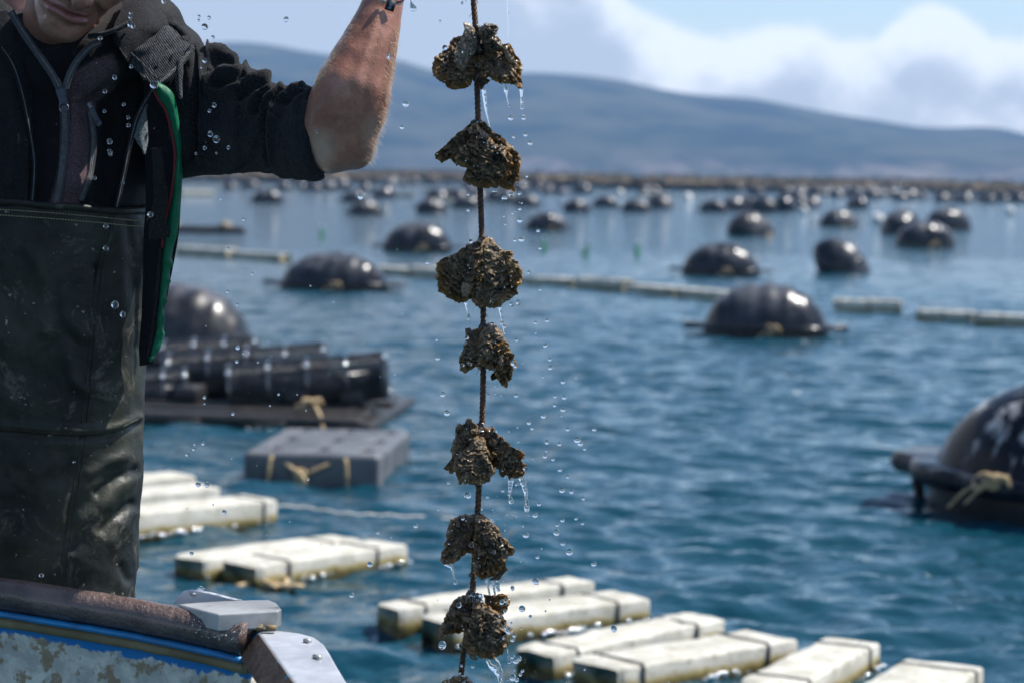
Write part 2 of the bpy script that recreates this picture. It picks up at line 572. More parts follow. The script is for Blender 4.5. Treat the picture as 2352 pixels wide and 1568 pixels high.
def float_mat():
    m, N, b, out = newmat('white_foam')
    v, tc = coords(N)
    sp = N.add('ShaderNodeSeparateXYZ'); N.link(tc.outputs['Object'], sp.inputs[0]); z = sp.outputs[2]
    n = N.noise(v, 9, 6, 0.62); n2 = N.noise(v, 34, 5, 0.6)
    col = N.mix(N.smooth(n, 0.35, 0.7), (0.56, 0.545, 0.485), (0.39, 0.37, 0.30))
    col = N.mix(N.math('MULTIPLY', N.smooth(n2, 0.57, 0.68), 0.75), col, (0.19, 0.16, 0.11))
    lvl = N.math('ADD', z, N.math('MULTIPLY', N.math('SUBTRACT', n, 0.5), 0.07))
    col = N.mix(N.smooth(lvl, 0.066, 0.026), col, (0.33, 0.25, 0.06))
    col = N.mix(N.smooth(lvl, 0.046, 0.012), col, (0.09, 0.07, 0.018))
    setp(N, b, base=col, rough=0.6, normal=bumpn(N, N.math('ADD', n2, N.noise(v, 130, 3)), 0.5, 0.006))
float_mat()

def water_mat():
    m, N, b, out = newmat('sea_water')
    tc = N.add('ShaderNodeTexCoord'); v = tc.outputs['Object']
    mp = N.add('ShaderNodeMapping'); N.link(v, mp.inputs[0]); mp.inputs['Scale'].default_value = (0.5, 1, 1); mp.inputs['Rotation'].default_value = (0, 0, rad(-8))
    a = N.noise(mp.outputs[0], 0.9, 3, 0.5, 0.4)
    c = N.noise(mp.outputs[0], 4.2, 3, 0.55, 0.5)
    f = N.noise(mp.outputs[0], 12.0, 3, 0.55, 0.4)
    h = N.math('ADD', N.math('ADD', N.math('MULTIPLY', a, 0.13), N.math('MULTIPLY', c, 0.052)), N.math('MULTIPLY', f, 0.011))
    setp(N, b, base=(0.004, 0.042, 0.066), rough=0.05, ior=1.333, spec=0.5, normal=bumpn(N, h, 1.0, 1.0))
water_mat()

def hill_mat():
    m, N, b, out = newmat('hill_scrub')
    v, tc = coords(N, False)
    n = N.noise(v, 0.011, 9, 0.62)
    col = N.mix(N.smooth(n, 0.38, 0.62), (0.010, 0.018, 0.011), (0.055, 0.056, 0.034))
    sp = N.add('ShaderNodeSeparateXYZ'); N.link(v, sp.inputs[0])
    low = N.math('MULTIPLY', N.smooth(sp.outputs[2], 22, 2), N.smooth(N.noise(v, 0.02, 6, 0.7), 0.45, 0.62))
    col = N.mix(N.math('MULTIPLY', low, 0.45), col, (0.26, 0.20, 0.18))
    setp(N, b, base=col, rough=0.95, spec=0.1)
hill_mat()

def haze_mat():
    m = bpy.data.materials.new('haze'); m.use_nodes = True; N = NT(m.node_tree); N.n.clear()
    out = N.add('ShaderNodeOutputMaterial'); pv = N.add('ShaderNodeVolumePrincipled')
    pv.inputs['Color'].default_value = (0.33, 0.58, 1.0, 1)
    pv.inputs['Density'].default_value = HAZE
    pv.inputs['Anisotropy'].default_value = 0.0
    N.link(pv.outputs[0], out.inputs[1]); MATS['haze'] = m
HAZE = 0.00019
haze_mat()

# drops
def drop_mat():
    m, N, b, out = newmat('clear_water')
    setp(N, b, base=(1.0, 1.0, 1.0), rough=0.0, trans=1.0, ior=1.333)
drop_mat()

# oysters
def shell_mat(name, dark, mid, edgec, gloss, tr_=0.45, bs=1.0):
    m, N, b, out = newmat(name)
    v, tc = coords(N)
    at = N.add('ShaderNodeAttribute', attribute_name='edge'); e = at.outputs['Fac']
    hg = N.add('ShaderNodeAttribute', attribute_name='high'); hh = hg.outputs['Fac']
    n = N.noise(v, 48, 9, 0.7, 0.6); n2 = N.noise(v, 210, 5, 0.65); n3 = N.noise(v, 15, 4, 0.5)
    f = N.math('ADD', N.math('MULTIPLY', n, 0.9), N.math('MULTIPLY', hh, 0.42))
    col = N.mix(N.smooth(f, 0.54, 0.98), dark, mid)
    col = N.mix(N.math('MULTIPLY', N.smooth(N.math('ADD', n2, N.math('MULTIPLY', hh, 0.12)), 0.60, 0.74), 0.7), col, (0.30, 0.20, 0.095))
    col = N.mix(N.math('MULTIPLY', N.smooth(n3, 0.58, 0.74), 0.4), col, (0.03, 0.028, 0.012))
    rim = N.add('ShaderNodeAttribute', attribute_name='rim').outputs['Fac']
    col = N.mix(N.math('MULTIPLY', rim, N.smooth(n2, 0.4, 0.6, 0.25, 0.8)), col, (0.36, 0.265, 0.15))
    ef = N.smooth(N.math('ADD', e, N.math('MULTIPLY', N.math('SUBTRACT', n, 0.5), 1.0)), 0.56, 1.02)
    col = N.mix(N.math('MULTIPLY', ef, 0.9), col, edgec)
    bh = N.math('ADD', N.math('MULTIPLY', n, 1.3), N.math('MULTIPLY', n2, 0.55))
    nm = bumpn(N, bh, bs, 0.006)
    setp(N, b, base=col, rough=N.smooth(n, 0.3, 0.7, gloss, gloss + 0.25), spec=0.22, coat=0.75, coat_r=0.09, normal=nm)
    b.inputs['Coat IOR'].default_value = 1.6
    N.link(bumpn(N, N.math('ADD', N.noise(v, 130, 3, 0.6), N.math('MULTIPLY', n, 0.8)), bs, 0.007), b.inputs['Coat Normal'])
    tr = N.add('ShaderNodeBsdfTranslucent'); N.link(col, tr.inputs[0])
    ms = N.add('ShaderNodeMixShader'); N.link(N.math('MULTIPLY', ef, tr_), ms.inputs[0])
    N.link(b.outputs[0], ms.inputs[1]); N.link(tr.outputs[0], ms.inputs[2]); N.link(ms.outputs[0], out.inputs[0])
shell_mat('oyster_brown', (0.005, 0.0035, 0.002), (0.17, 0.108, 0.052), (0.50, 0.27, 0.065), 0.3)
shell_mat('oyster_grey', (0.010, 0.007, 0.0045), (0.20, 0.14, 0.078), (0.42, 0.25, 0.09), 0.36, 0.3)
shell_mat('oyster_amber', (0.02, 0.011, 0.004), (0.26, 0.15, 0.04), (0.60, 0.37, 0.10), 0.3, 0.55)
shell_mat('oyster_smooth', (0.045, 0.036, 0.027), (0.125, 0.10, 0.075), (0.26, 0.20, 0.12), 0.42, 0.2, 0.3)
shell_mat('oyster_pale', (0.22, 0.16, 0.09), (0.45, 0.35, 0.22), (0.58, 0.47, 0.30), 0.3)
M('wet_mud', (0.008, 0.007, 0.006), (0.05, 0.038, 0.026), 60, rough=0.18, r2=0.4, bump=0.8, bscale=160, bdist=0.003, coat=0.6, coat_r=0.08)
M('wet_rope', (0.03, 0.014, 0.007), (0.12, 0.06, 0.03), 70, rough=0.5, bump=0.8, bscale=300, bdist=0.002)

# person
def skin_mat():
    m, N, b, out = newmat('tanned_skin')
    v, tc = coords(N, False)
    lip = N.add('ShaderNodeAttribute', attribute_name='lip').outputs['Fac']
    pale = N.add('ShaderNodeAttribute', attribute_name='pale').outputs['Fac']
    n = N.noise(v, 26, 6, 0.6); n2 = N.noise(v, 240, 3, 0.6)
    col = N.mix(N.smooth(n, 0.3, 0.7), (0.22, 0.088, 0.054), (0.37, 0.165, 0.105))
    col = N.mix(N.math('MULTIPLY', N.smooth(n2, 0.54, 0.70), 0.5), col, (0.13, 0.052, 0.033))
    col = N.mix(N.math('MULTIPLY', pale, N.smooth(n, 0.35, 0.5, 0.5, 1.0)), col, (0.50, 0.32, 0.23))  # sunlit patches of the forearm put into the skin colour
    col = N.mix(N.math('MULTIPLY', lip, 0.75), col, (0.30, 0.09, 0.085))
    setp(N, b, base=col, rough=0.40, sss=0.10, coat=N.smooth(n, 0.45, 0.65, 0.1, 0.7), coat_r=0.22, normal=bumpn(N, N.math('ADD', N.noise(v, 420, 3), N.math('MULTIPLY', N.noise(v, 90, 4), 1.2)), 0.35, 0.0016))
    b.inputs['Subsurface Radius'].default_value = (0.01, 0.004, 0.002)
    b.inputs['Subsurface Scale'].default_value = 0.5
skin_mat()

def cloth(name, c1, c2, scale, fuzz, rough=0.9, sheen=0.5, lines=False):
    m, N, b, out = newmat(name)
    v, tc = coords(N, False)
    n = N.noise(v, scale, 4, 0.6); n2 = N.noise(v, 7, 5, 0.6); n3 = N.noise(v, scale * 0.33, 5, 0.7)
    col = N.mix(N.smooth(n, 0.42, 0.66), c1, c2)
    col = N.mix(N.math('MULTIPLY', N.smooth(n2, 0.5, 0.75), 0.5), col, c2)
    col = N.mix(N.math('MULTIPLY', N.smooth(n3, 0.69, 0.74), 0.6), col, (0.22, 0.20, 0.17))
    h = n
    if lines:
        wv = N.add('ShaderNodeTexWave', wave_type='BANDS', bands_direction='X')
        mp = N.add('ShaderNodeMapping'); N.link(v, mp.inputs[0]); mp.inputs['Rotation'].default_value = (0, rad(35), 0)
        N.link(mp.outputs[0], wv.inputs['Vector']); wv.inputs['Scale'].default_value = 110; wv.inputs['Distortion'].default_value = 1.5
        h = N.math('ADD', N.math('MULTIPLY', n, 0.6), N.math('MULTIPLY', wv.outputs['Fac'], 0.7))
    setp(N, b, base=col, rough=rough, spec=0.2, sheen=sheen, sheen_r=0.45, normal=bumpn(N, h, 0.9, fuzz))
    return m
cloth('black_fleece', (0.003, 0.0035, 0.005), (0.034, 0.035, 0.040), 560, 0.0025, sheen=0.08)
cloth('black_softshell', (0.003, 0.0035, 0.005), (0.009, 0.010, 0.013), 260, 0.0015, rough=0.7, sheen=0.05)
cloth('rib_knit', (0.012, 0.013, 0.016), (0.060, 0.064, 0.072), 300, 0.002, sheen=0.15, lines=True)
_m = cloth('plum_fleece', (0.07, 0.044, 0.05), (0.15, 0.095, 0.106), 420, 0.003, sheen=0.12)
_N = NT(_m.node_tree); _b = next(n for n in _N.n if n.type == 'BSDF_PRINCIPLED'); _src = _b.inputs['Base Color'].links[0].from_socket
_pa = _N.add('ShaderNodeAttribute', attribute_name='plum').outputs['Fac']
_N.link(_N.mix(_pa, _N.mix(1.0, _src, (0.08, 0.11, 0.12), 'MULTIPLY'), _src), _b.inputs['Base Color'])
cloth('melange_grey', (0.06, 0.10, 0.10), (0.24, 0.23, 0.24), 420, 0.0015, sheen=0.1)
cloth('green_lining', (0.003, 0.105, 0.048), (0.006, 0.135, 0.062), 120, 0.0006, rough=0.5, sheen=0.0)
cloth('webbing', (0.008, 0.008, 0.008), (0.03, 0.028, 0.024), 400, 0.0015, sheen=0.05)
M('red_piping', (0.16, 0.006, 0.012), rough=0.7)
M('zip_tape', (0.03, 0.032, 0.038), (0.05, 0.052, 0.06), 200, rough=0.7)
M('zip_teeth', (0.16, 0.16, 0.17), (0.30, 0.30, 0.30), 90, rough=0.35, metal=0.3)
M('dark_metal', (0.035, 0.042, 0.05), (0.07, 0.08, 0.09), 90, rough=0.4, metal=0.5)
M('bright_metal', (0.35, 0.36, 0.38), rough=0.3, metal=0.9)
M('thread', (0.32, 0.30, 0.17), rough=0.8)
M('cord_red', (0.13, 0.01, 0.016), (0.05, 0.004, 0.008), 300, rough=0.7)
M('tag_cloth', (0.003, 0.012, 0.022), rough=0.6)
M('tag_print', (0.35, 0.4, 0.5), rough=0.6)
M('hair_brown', (0.035, 0.022, 0.014), (0.08, 0.055, 0.035), 90, rough=0.5, bump=0.8, bscale=140)
M('arm_hair', (0.55, 0.42, 0.28), rough=0.45)

def rubber_mat():
    m, N, b, out = newmat('olive_rubber')
    v, tc = coords(N, False)
    n = N.noise(v, 6, 6, 0.6, 0.5); n2 = N.noise(v, 15, 8, 0.68, 1.2); n3 = N.noise(v, 160, 4, 0.6); n4 = N.noise(v, 90, 3)
    col = N.mix(N.smooth(n, 0.35, 0.68), (0.005, 0.007, 0.006), (0.034, 0.037, 0.026))
    scuff = N.math('MULTIPLY', N.smooth(n2, 0.54, 0.65), N.smooth(n3, 0.3, 0.6))
    col = N.mix(N.math('MULTIPLY', scuff, 0.7), col, (0.115, 0.105, 0.08))
    col = N.mix(N.math('MULTIPLY', N.smooth(n4, 0.70, 0.74), 0.8), col, (0.30, 0.27, 0.22))
    setp(N, b, base=col, rough=N.smooth(n2, 0.35, 0.65, 0.40, 0.62), spec=0.28, normal=bumpn(N, N.math('ADD', n3, N.math('MULTIPLY', n2, 2.0)), 0.35, 0.002))
rubber_mat()

# boat
def hull_mat():
    m, N, b, out = newmat('flaking_paint')
    v, tc = coords(N, False)
    top = N.add('ShaderNodeAttribute', attribute_name='drop').outputs['Fac']
    n = N.noise(v, 26, 8, 0.62, 0.4); n2 = N.noise(v, 44, 6, 0.6); n3 = N.noise(v, 5, 4); n4 = N.noise(v, 9, 4, 0.6)
    col = N.mix(N.smooth(n, 0.35, 0.65), (0.44, 0.42, 0.37), (0.72, 0.68, 0.57))
    col = N.mix(N.smooth(n3, 0.54, 0.74), col, (0.24, 0.27, 0.29))
    col = N.mix(N.math('MULTIPLY', N.smooth(n2, 0.50, 0.60), 0.85), col, (0.27, 0.17, 0.08))
    rag = N.math('ADD', top, N.math('MULTIPLY', N.math('SUBTRACT', n, 0.5), 0.05))
    col = N.mix(N.smooth(rag, 0.030, 0.026), col, (0.0, 0.17, 0.46))
    col = N.mix(N.smooth(n4, 0.69, 0.697), col, (0.01, 0.16, 0.44))
    setp(N, b, base=col, rough=0.6, normal=bumpn(N, N.math('ADD', n, n2), 0.7, 0.004))
hull_mat()
M('blue_paint', (0.01, 0.21, 0.46), (0.02, 0.15, 0.33), 30, rough=0.35, bump=0.3, bscale=90)
M('tan_strake', (0.17, 0.125, 0.06), (0.27, 0.205, 0.105), 12, rough=0.6, bump=0.5, bscale=60)
M('rust_rail', (0.060, 0.034, 0.026), (0.135, 0.085, 0.068), 20, rough=0.33, r2=0.5, bump=0.9, bscale=170, bdist=0.004, coat=0.8, coat_r=0.1)
M('galvanised', (0.42, 0.44, 0.48), (0.55, 0.57, 0.61), 14, rough=0.42, r2=0.55, metal=0.55, bump=0.15, bscale=40)
M('rusty_side', (0.035, 0.022, 0.016), (0.10, 0.065, 0.045), 22, rough=0.6, bump=0.5, bscale=80, c3=(0.02, 0.16, 0.27), s3=11, t3=(0.60, 0.64))
M('deck_paint', (0.18, 0.2, 0.22), (0.28, 0.29, 0.29), 8, rough=0.7)
M('steel_dirty', (0.30, 0.30, 0.295), (0.46, 0.46, 0.45), 16, rough=0.4, metal=0.5, c3=(0.07, 0.045, 0.025), s3=22, t3=(0.56, 0.68), bump=0.15, bscale=50)

# ================================================================== SETTING
def build_water():
    ang = axis(-math.pi, math.pi, 0.16, ((-0.40, 0.40, 0.0021),))
    ang = ang[ang < math.pi - 0.02]
    r = [0.6]
    while r[-1] < 2600:
        q = r[-1]
        r.append(q * (1.25 if q < 4 else (1.0025 if q < 55 else (1.02 if q < 200 else 1.2))))
    r = np.array(r)
    A, Rr = np.meshgrid(ang, r)
    X = Rr * np.sin(A); Y = Rr * np.cos(A)
    Z = np.zeros_like(X)
    g = np.random.default_rng(5)
    fine = (np.abs(A) < 0.41) & (Rr > 4)
    sp = Rr * 0.0025
    x = X[fine]; y = Y[fine]; s = sp[fine]; rr = Rr[fine]
    z = np.zeros_like(x)
    wp = g.normal(size=(2,)) 
    for k in range(54):
        lam = 0.12 * (2.0 / 0.12) ** g.random()
        th = rad(250) + g.normal() * 0.62
        ph = g.random() * 6.28
        kx, ky = 2 * np.pi / lam * np.cos(th), 2 * np.pi / lam * np.sin(th)
        slope = 0.075 if lam < 0.2 else (0.088 if lam < 0.5 else (0.045 if lam < 1.0 else 0.014))
        amp = slope * lam / (2 * np.pi)
        fade = np.clip((lam / s - 3.0) / 3.0, 0, 1) * np.clip((60 - rr) / 25, 0, 1)
        arg = kx * x + ky * y + ph + 0.5 * np.sin(0.7 * x + 0.9 * y + k)
        gp = 0.55 + 0.45 * np.sin(0.21 * k + x * 0.9 * np.cos(k) + y * 0.5 * np.sin(k))
        z += amp * fade * gp * (np.sin(arg) + 0.25 * np.cos(2 * arg))
    Z[fine] = z
    V = np.stack([X, Y, Z], -1).reshape(-1, 3)
    n, m = X.shape
    F = grid_faces(n, m, True)[:, ::-1]
    V = np.concatenate([V, [[0, 0, 0]]])
    j = np.arange(m); j2 = (j + 1) % m
    o = mesh('water', V, F, MATS['sea_water'])
    tag(o, kind='structure')
build_water()

RIDGE = [(-2500, 90), (-900, 60), (-300, 120), (200, 150), (420, 108), (520, 98), (610, 104), (700, 122), (800, 134), (900, 136), (960, 158), (1040, 176), (1120, 172),
         (1210, 168), (1320, 174), (1420, 186), (1500, 206), (1580, 219), (1650, 223), (1720, 227), (1800, 243), (1900, 262), (2000, 277),
         (2080, 291), (2160, 296), (2250, 291), (2300, 296), (2360, 318), (2600, 345), (3200, 330), (5000, 345)]

def build_hills():
    rows = 46; cols = 420
    uu = np.linspace(-2500, 5000, cols)
    top = np.interp(uu, [p[0] for p in RIDGE], [p[1] for p in RIDGE])
    k = np.exp(-np.linspace(-2, 2, 9) ** 2); k /= k.sum()
    top = np.convolve(np.pad(top, 4, 'edge'), k, 'valid')
    V = []
    for i in range(rows):
        t = i / (rows - 1)
        d = 1900 + 700 * t if t < 0.8 else 2460 + (t - 0.8) * 2500
        dr = 2460.0
        zr = CAM[2] + ((388 + 0.018 * (uu - 1176)) - top) / FPX * dr
        prof = (t / 0.8) ** 0.8 if t < 0.8 else 1 - ((t - 0.8) / 0.2) ** 1.3 * 1.05
        xx = (uu - 1176) / FPX * dr * (0.8 + 0.2 * d / dr) + 0 * uu
        y = np.full(cols, d)
        p = np.stack([xx, y, np.zeros(cols)], -1)
        n = ridged(p, 1 / 420.0, 5) * 0.09 * math.sin(min(1, t / 0.8) * math.pi) * 1.2
        z = zr * np.clip(prof + n * (1 if t < 0.8 else 0), -0.02, 1.0) - (0.5 if i == 0 else 0)
        V.append(np.stack([xx, y, z], -1))
    V = np.concatenate(V)
    o = mesh('hills', V, grid_faces(rows, cols)[:, ::-1], MATS['hill_scrub'])
    tag(o, kind='structure')
build_hills()

V, F = box((0, 1450, 100), (7600, 3300, 206))
V[:, 2] = np.where(V[:, 2] < 50, -1.2, 215)
hz = mesh('haze', V, F, MATS['haze'], smooth=False)
tag(hz, kind='stuff')

# ================================================================== WHITE FOAM FLOATS
def bar_mesh(L, Wd, z0, z1, seed, nL=22, rough=1.0, notch=None):
    """weathered foam block, x along its length, bevelled, worn; base at z0"""
    sec = []
    c = 0.009
    hw = Wd / 2
    ring = [(-hw, z0), (-hw * 0.4, z0), (hw * 0.4, z0), (hw, z0), (hw, z0 + (z1 - z0) * 0.5), (hw, z1 - c), (hw - c * 0.35, z1 - c * 0.3), (hw - c, z1), (hw * 0.45, z1), (0, z1), (-hw * 0.45, z1), (-hw + c, z1), (-hw + c * 0.35, z1 - c * 0.3), (-hw, z1 - c), (-hw, z0 + (z1 - z0) * 0.5)]
    ring = np.array(ring); m = len(ring)
    xs = np.concatenate([[-L / 2, -L / 2 + 0.006, -L / 2 + 0.02], np.linspace(-L / 2 + 0.05, L / 2 - 0.05, nL), [L / 2 - 0.02, L / 2 - 0.006, L / 2]])
    V = []
    for i, x in enumerate(xs):
        e = min(x + L / 2, L / 2 - x)
        s = 1 - 0.10 * max(0, 1 - e / 0.022) ** 2
        mid = np.array([0, (z0 + z1) / 2])
        q = mid + (ring - mid) * s
        V.append(np.concatenate([np.full((m, 1), x), q], 1))
    V = np.concatenate(V)
    nn = np.stack([fbm(V, 9, 3, off=seed * 7.7 + q * 31) for q in range(3)], -1)
    V = V + nn * 0.008 * rough
    if notch is not None:
        msk = (np.abs(V[:, 0] - notch[0]) < notch[1]) & (np.abs(V[:, 1] - notch[2]) < notch[3]) & (V[:, 2] > z0 + 0.02)
        V[msk, 2] -= 0.03
    F = grid_faces(len(xs), m, True).tolist()
    F.append(list(range(m))); F.append(list(range(len(xs) * m - 1, (len(xs) - 1) * m - 1, -1)))
    return V, F

def strap_mesh(x, w, Wd, z0, z1, seed=0):
    hw = Wd / 2 + 0.002; t = 0.003
    ring = np.array([(-hw, z0), (-hw, z1 - 0.012), (-hw + 0.010, z1 + 0.003), (hw - 0.010, z1 + 0.003), (hw, z1 - 0.012), (hw, z0)])
    V = []
    for sx in (-w / 2, w / 2):
        for off in (0, t):
            q = ring + np.sign(ring) * np.array([off, 0]); q = q.copy(); q[1:5, 1] += off
            V.append(np.concatenate([np.full((6, 1), x + sx), q], 1))
    a, b, c, d = [np.arange(6) + 6 * k for k in range(4)]
    V = np.concatenate(V); F = []
    for i in range(5):
        F += [[b[i], b[i + 1], d[i + 1], d[i]], [a[i + 1], a[i], c[i], c[i + 1]], [a[i], a[i + 1], b[i + 1], b[i]], [c[i + 1], c[i], d[i], d[i + 1]]]
    return V, F

IC1 = icosphere(1); IC2 = icosphere(2)

def bubbles_and_glints(name, pts, rs, mat, parent, sub=IC1, squash=0.7):
    parts = []
    for p, r in zip(pts, rs):
        parts.append((sub[0] * np.array([r, r, r * squash]) + p, sub[1]))
    V, F = join(parts)
    o = mesh(name, V, F, mat, parent, local=True)
    o['kind'] = 'stuff'
    return o

FLOATS = []
def foam_float(L, R, B, H, label, straps=(0.12, 0.82), length=None, seed=0, wet=1, notch=None, rough=1.0, group='white foam floats by the boat', Wd=None):
    L, R, B = np.array(L), np.array(R), np.array(B)
    e = B - R; e[2] = 0; ln = np.linalg.norm(e); ex = e / ln
    if length: ln = length
    ey = np.array([-ex[1], ex[0], 0])
    wd = Wd or abs((R - L) @ ey)
    side = np.sign((L - R) @ ey) or 1
    mid = R + ex * ln / 2 + ey * side * wd / 2; mid[2] = 0
    t = thing('foam_float', mid, label, 'float', group)
    t.rotation_euler = (random.uniform(-.012, .012), random.uniform(-.012, .012), math.atan2(ex[1], ex[0]))
    V, F = bar_mesh(ln, wd, -0.09, H, seed, rough=rough, notch=notch)
    mesh('block', V, F, MATS['white_foam'], t, local=True)
    for s in straps:
        V, F = strap_mesh(-ln / 2 + s * ln, 0.012, wd, -0.06, H)
        mesh('strap', V, F, MATS['strap_black'], t, local=True, smooth=False)
    if wet:
        pts = []; rs = []
        g = np.random.default_rng(seed + 50)
        n = int(26 * wet * ln)  # wet sets how many glint beads are added
        c = g.random(5) * ln
        for i in range(n):
            x = (c[g.integers(5)] + g.normal() * 0.08) % ln - ln / 2
            pts.append((x, -side * (wd / 2 + 0.005 + g.random() * 0.02), 0.010 + g.random() * 0.016)); rs.append(0.004 + 0.014 * g.random() ** 2)
        bubbles_and_glints('bubbles_and_glints', pts, rs, MATS['bubble_glint'], t)  # metal beads added along the waterline to sparkle in the sun
    FLOATS.append(t)
    return t

def c0(x, y): return (0.4002 * x, 940.8 + 0.4002 * y)
def c1(x, y): return (705.6 + 0.4002 * x, 940.8 + 0.4002 * y)
def c2(x, y): return (1411.2 + 0.4002 * x, 940.8 + 0.4002 * y)
def lvl(H, *q): return [W(*p, H) for p in q]

h = 0.098
foam_float(*lvl(h, c1(368, 1100), c1(540, 1132), c1(1658, 985)), h, 'cream foam float behind the lowest oysters, back one of the pair', seed=1)
foam_float(*lvl(h, c1(665, 1165), c1(850, 1222), c1(1978, 1085)), h, 'cream foam float with glint-beads along its waterline, front one of the pair behind the oysters', seed=2, wet=2.4)
foam_float(*lvl(h, c1(1215, 1345), c1(1430, 1398), c2(640, 1200)), h, 'rounded grey white foam float with dark underside right of the lowest oysters', seed=3, rough=2.0)
foam_float(*lvl(h, c1(1597, 1402), c1(1800, 1485), c2(1060, 1318)), h, 'clean white square ended foam float with two black straps, lying diagonally at the bottom', seed=4, wet=1.3)
foam_float(*lvl(h, c2(1200, 1305), c2(1530, 1330), c2(720 + 330, 1568 + 25)), h, 'white foam float cut by the bottom edge, one black strap near its far end', straps=(0.14, 0.86), seed=5, rough=1.3)
foam_float(*lvl(h, c2(1780, 1350), c2(2125, 1462), c2(1480 + 345, 1568 + 112)), h, 'white foam float with a notched far end, in the bottom right corner', straps=(0.17, 0.86), seed=6, notch=(-0.40, 0.07, -0.03, 0.018))
foam_float(*lvl(h, c0(1018, 825), c0(1175, 862), c0(2080, 735)), h, 'narrow white foam float with ochre underside, back one of the pair beyond the steel bracket', straps=(0.8,), seed=7)
foam_float(*lvl(h, c0(1320, 845), c0(1480, 892), c0(2352, 775)), h, 'broad white foam float with two straps, front of the pair beyond the steel bracket', straps=(0.2, 0.78), seed=8, wet=1.5)
h = 0.125
foam_float(*lvl(h, c0(600, 555), c0(700, 608), c0(1600, 508)), h, 'big thick white foam float right beside the waders, nearest of the stack of three', straps=(0.9,), seed=9, wet=2.4, Wd=0.26)
foam_float(*lvl(h, c0(500, 470), c0(620, 505), c0(1270, 442)), h, 'white foam float in the middle of the three lying beside the waders', straps=(), seed=10, wet=0, Wd=0.24)
foam_float(*lvl(h, c0(430, 395), c0(560, 425), c0(1130, 378)), h, 'white foam float farthest back of the three lying beside the waders', straps=(), seed=11, wet=0, Wd=0.24)

# the row of white floats strung across the middle distance: ends (u0, v0) - (u1, v1) on the waterline
ROW = [(400, 584, 520, 592, 'pale'), (528, 592, 642, 600, 'pale'), (845, 628, 930, 634, 'white'), (935, 634, 1022, 641, 'white'), (1080, 648, 1190, 652, 'white'),
       (1205, 654, 1312, 659, 'white'), (1318, 660, 1428, 668, 'white'), (1434, 672, 1545, 681, 'white'), (1552, 682, 1664, 692, 'white'), (1918, 716, 2072, 719, 'white'), (2102, 736, 2232, 741, 'white'), (2236, 745, 2368, 750, 'white')]
ROWL = ['first pale float of the far row, beside the man', 'second pale float of the far row, left of the ribbed black buoy', 'white float touching the right end of the ribbed black buoy on the left', 'white float of the far row just left of the third oyster clump',
        'white float of the far row behind the third oyster clump', 'white float of the far row right beside the third oyster clump', 'white float second right from the third oyster clump', 'white float third right from the third oyster clump, set a little higher', 'white float whose right end meets the big round buoy',
        'lone white float tied to the right end of the big round buoy', 'white float with dark left end near the right edge of the water', 'last white float of the far row, cut by the right edge']
for k, ((a, b, c, d, kind), lab) in enumerate(zip(ROW, ROWL)):
    p, q = W(a, b), W(c, d)
    e = (q - p) / np.linalg.norm(q - p); nrm = np.array([-e[1], e[0], 0])
    hh = 0.13 + 0.03 * ((k * 7) % 3 == 0)
    R = p; L = p + nrm * 0.28
    foam_float(L + [0, 0, hh], R + [0, 0, hh], q + [0, 0, hh], hh, lab, straps=(0.08, 0.5, 0.93), seed=20 + k, wet=0.6, rough=2.2, group='row of white floats across the middle of the water')

# ================================================================== BLACK BUOYS
def buoy_body(nx=40, na=28, Lh=0.70, Wh=0.50, top=0.60, bot=-0.30, ribs=True):
    xs = np.sin(np.linspace(-math.pi / 2, math.pi / 2, nx))
    a = np.linspace(0, 2 * np.pi, na, endpoint=False)
    V = []
    for x in xs:
        s = max(1e-3, (1 - abs(x) ** 2.15)) ** 0.5
        g = 0.0
        if ribs and abs(x) < 0.86:
            for c in (-0.66, -0.12, 0.22, 0.52, 0.78): g += 0.06 * math.exp(-((x - c) / 0.035) ** 2)
        y = np.cos(a); z = np.sin(a)
        zz = np.where(z > 0, top * s * (1 - g) * np.abs(z) ** 0.95, bot * s * np.abs(z) ** 0.8)
        V.append(np.stack([np.full(na, x * Lh), Wh * s * (1 - g) * np.sign(y) * np.abs(y) ** 0.9, zz], -1))
    V = np.concatenate(V)
    return V, grid_faces(nx, na, True)

def flange(Lh=0.66, Wh=0.48, w=0.09, lug=0.27, t=0.06, z=0.10, n=64):
    a = np.linspace(0, 2 * np.pi, n, endpoint=False)
    s = np.sign
    ox = (Lh + w) * s(np.cos(a)) * np.abs(np.cos(a)) ** 0.75; oy = (Wh + w) * s(np.sin(a)) * np.abs(np.sin(a)) ** 0.75
    l = np.abs(np.sin(a)) < 0.30
    ox = np.where(l, ox + s(np.cos(a)) * (lug - w) * (1 - (np.abs(np.sin(a)) / 0.30) ** 4), ox)
    ix = (Lh * 0.85) * np.cos(a); iy = (Wh * 0.85) * np.sin(a)
    rim = t * 0.35
    rings = [np.stack([ix, iy, np.full(n, z + t / 2)], -1), np.stack([ox * 0.985, oy * 0.985, np.full(n, z + t / 2)], -1), np.stack([ox, oy, np.full(n, z + t / 2 - rim)], -1),
             np.stack([ox, oy, np.full(n, z - t / 2 + rim)], -1), np.stack([ox * 0.985, oy * 0.985, np.full(n, z - t / 2)], -1), np.stack([ix, iy, np.full(n, z - t / 2)], -1)]
    return np.concatenate(rings), grid_faces(6, n, True)[:, ::-1]

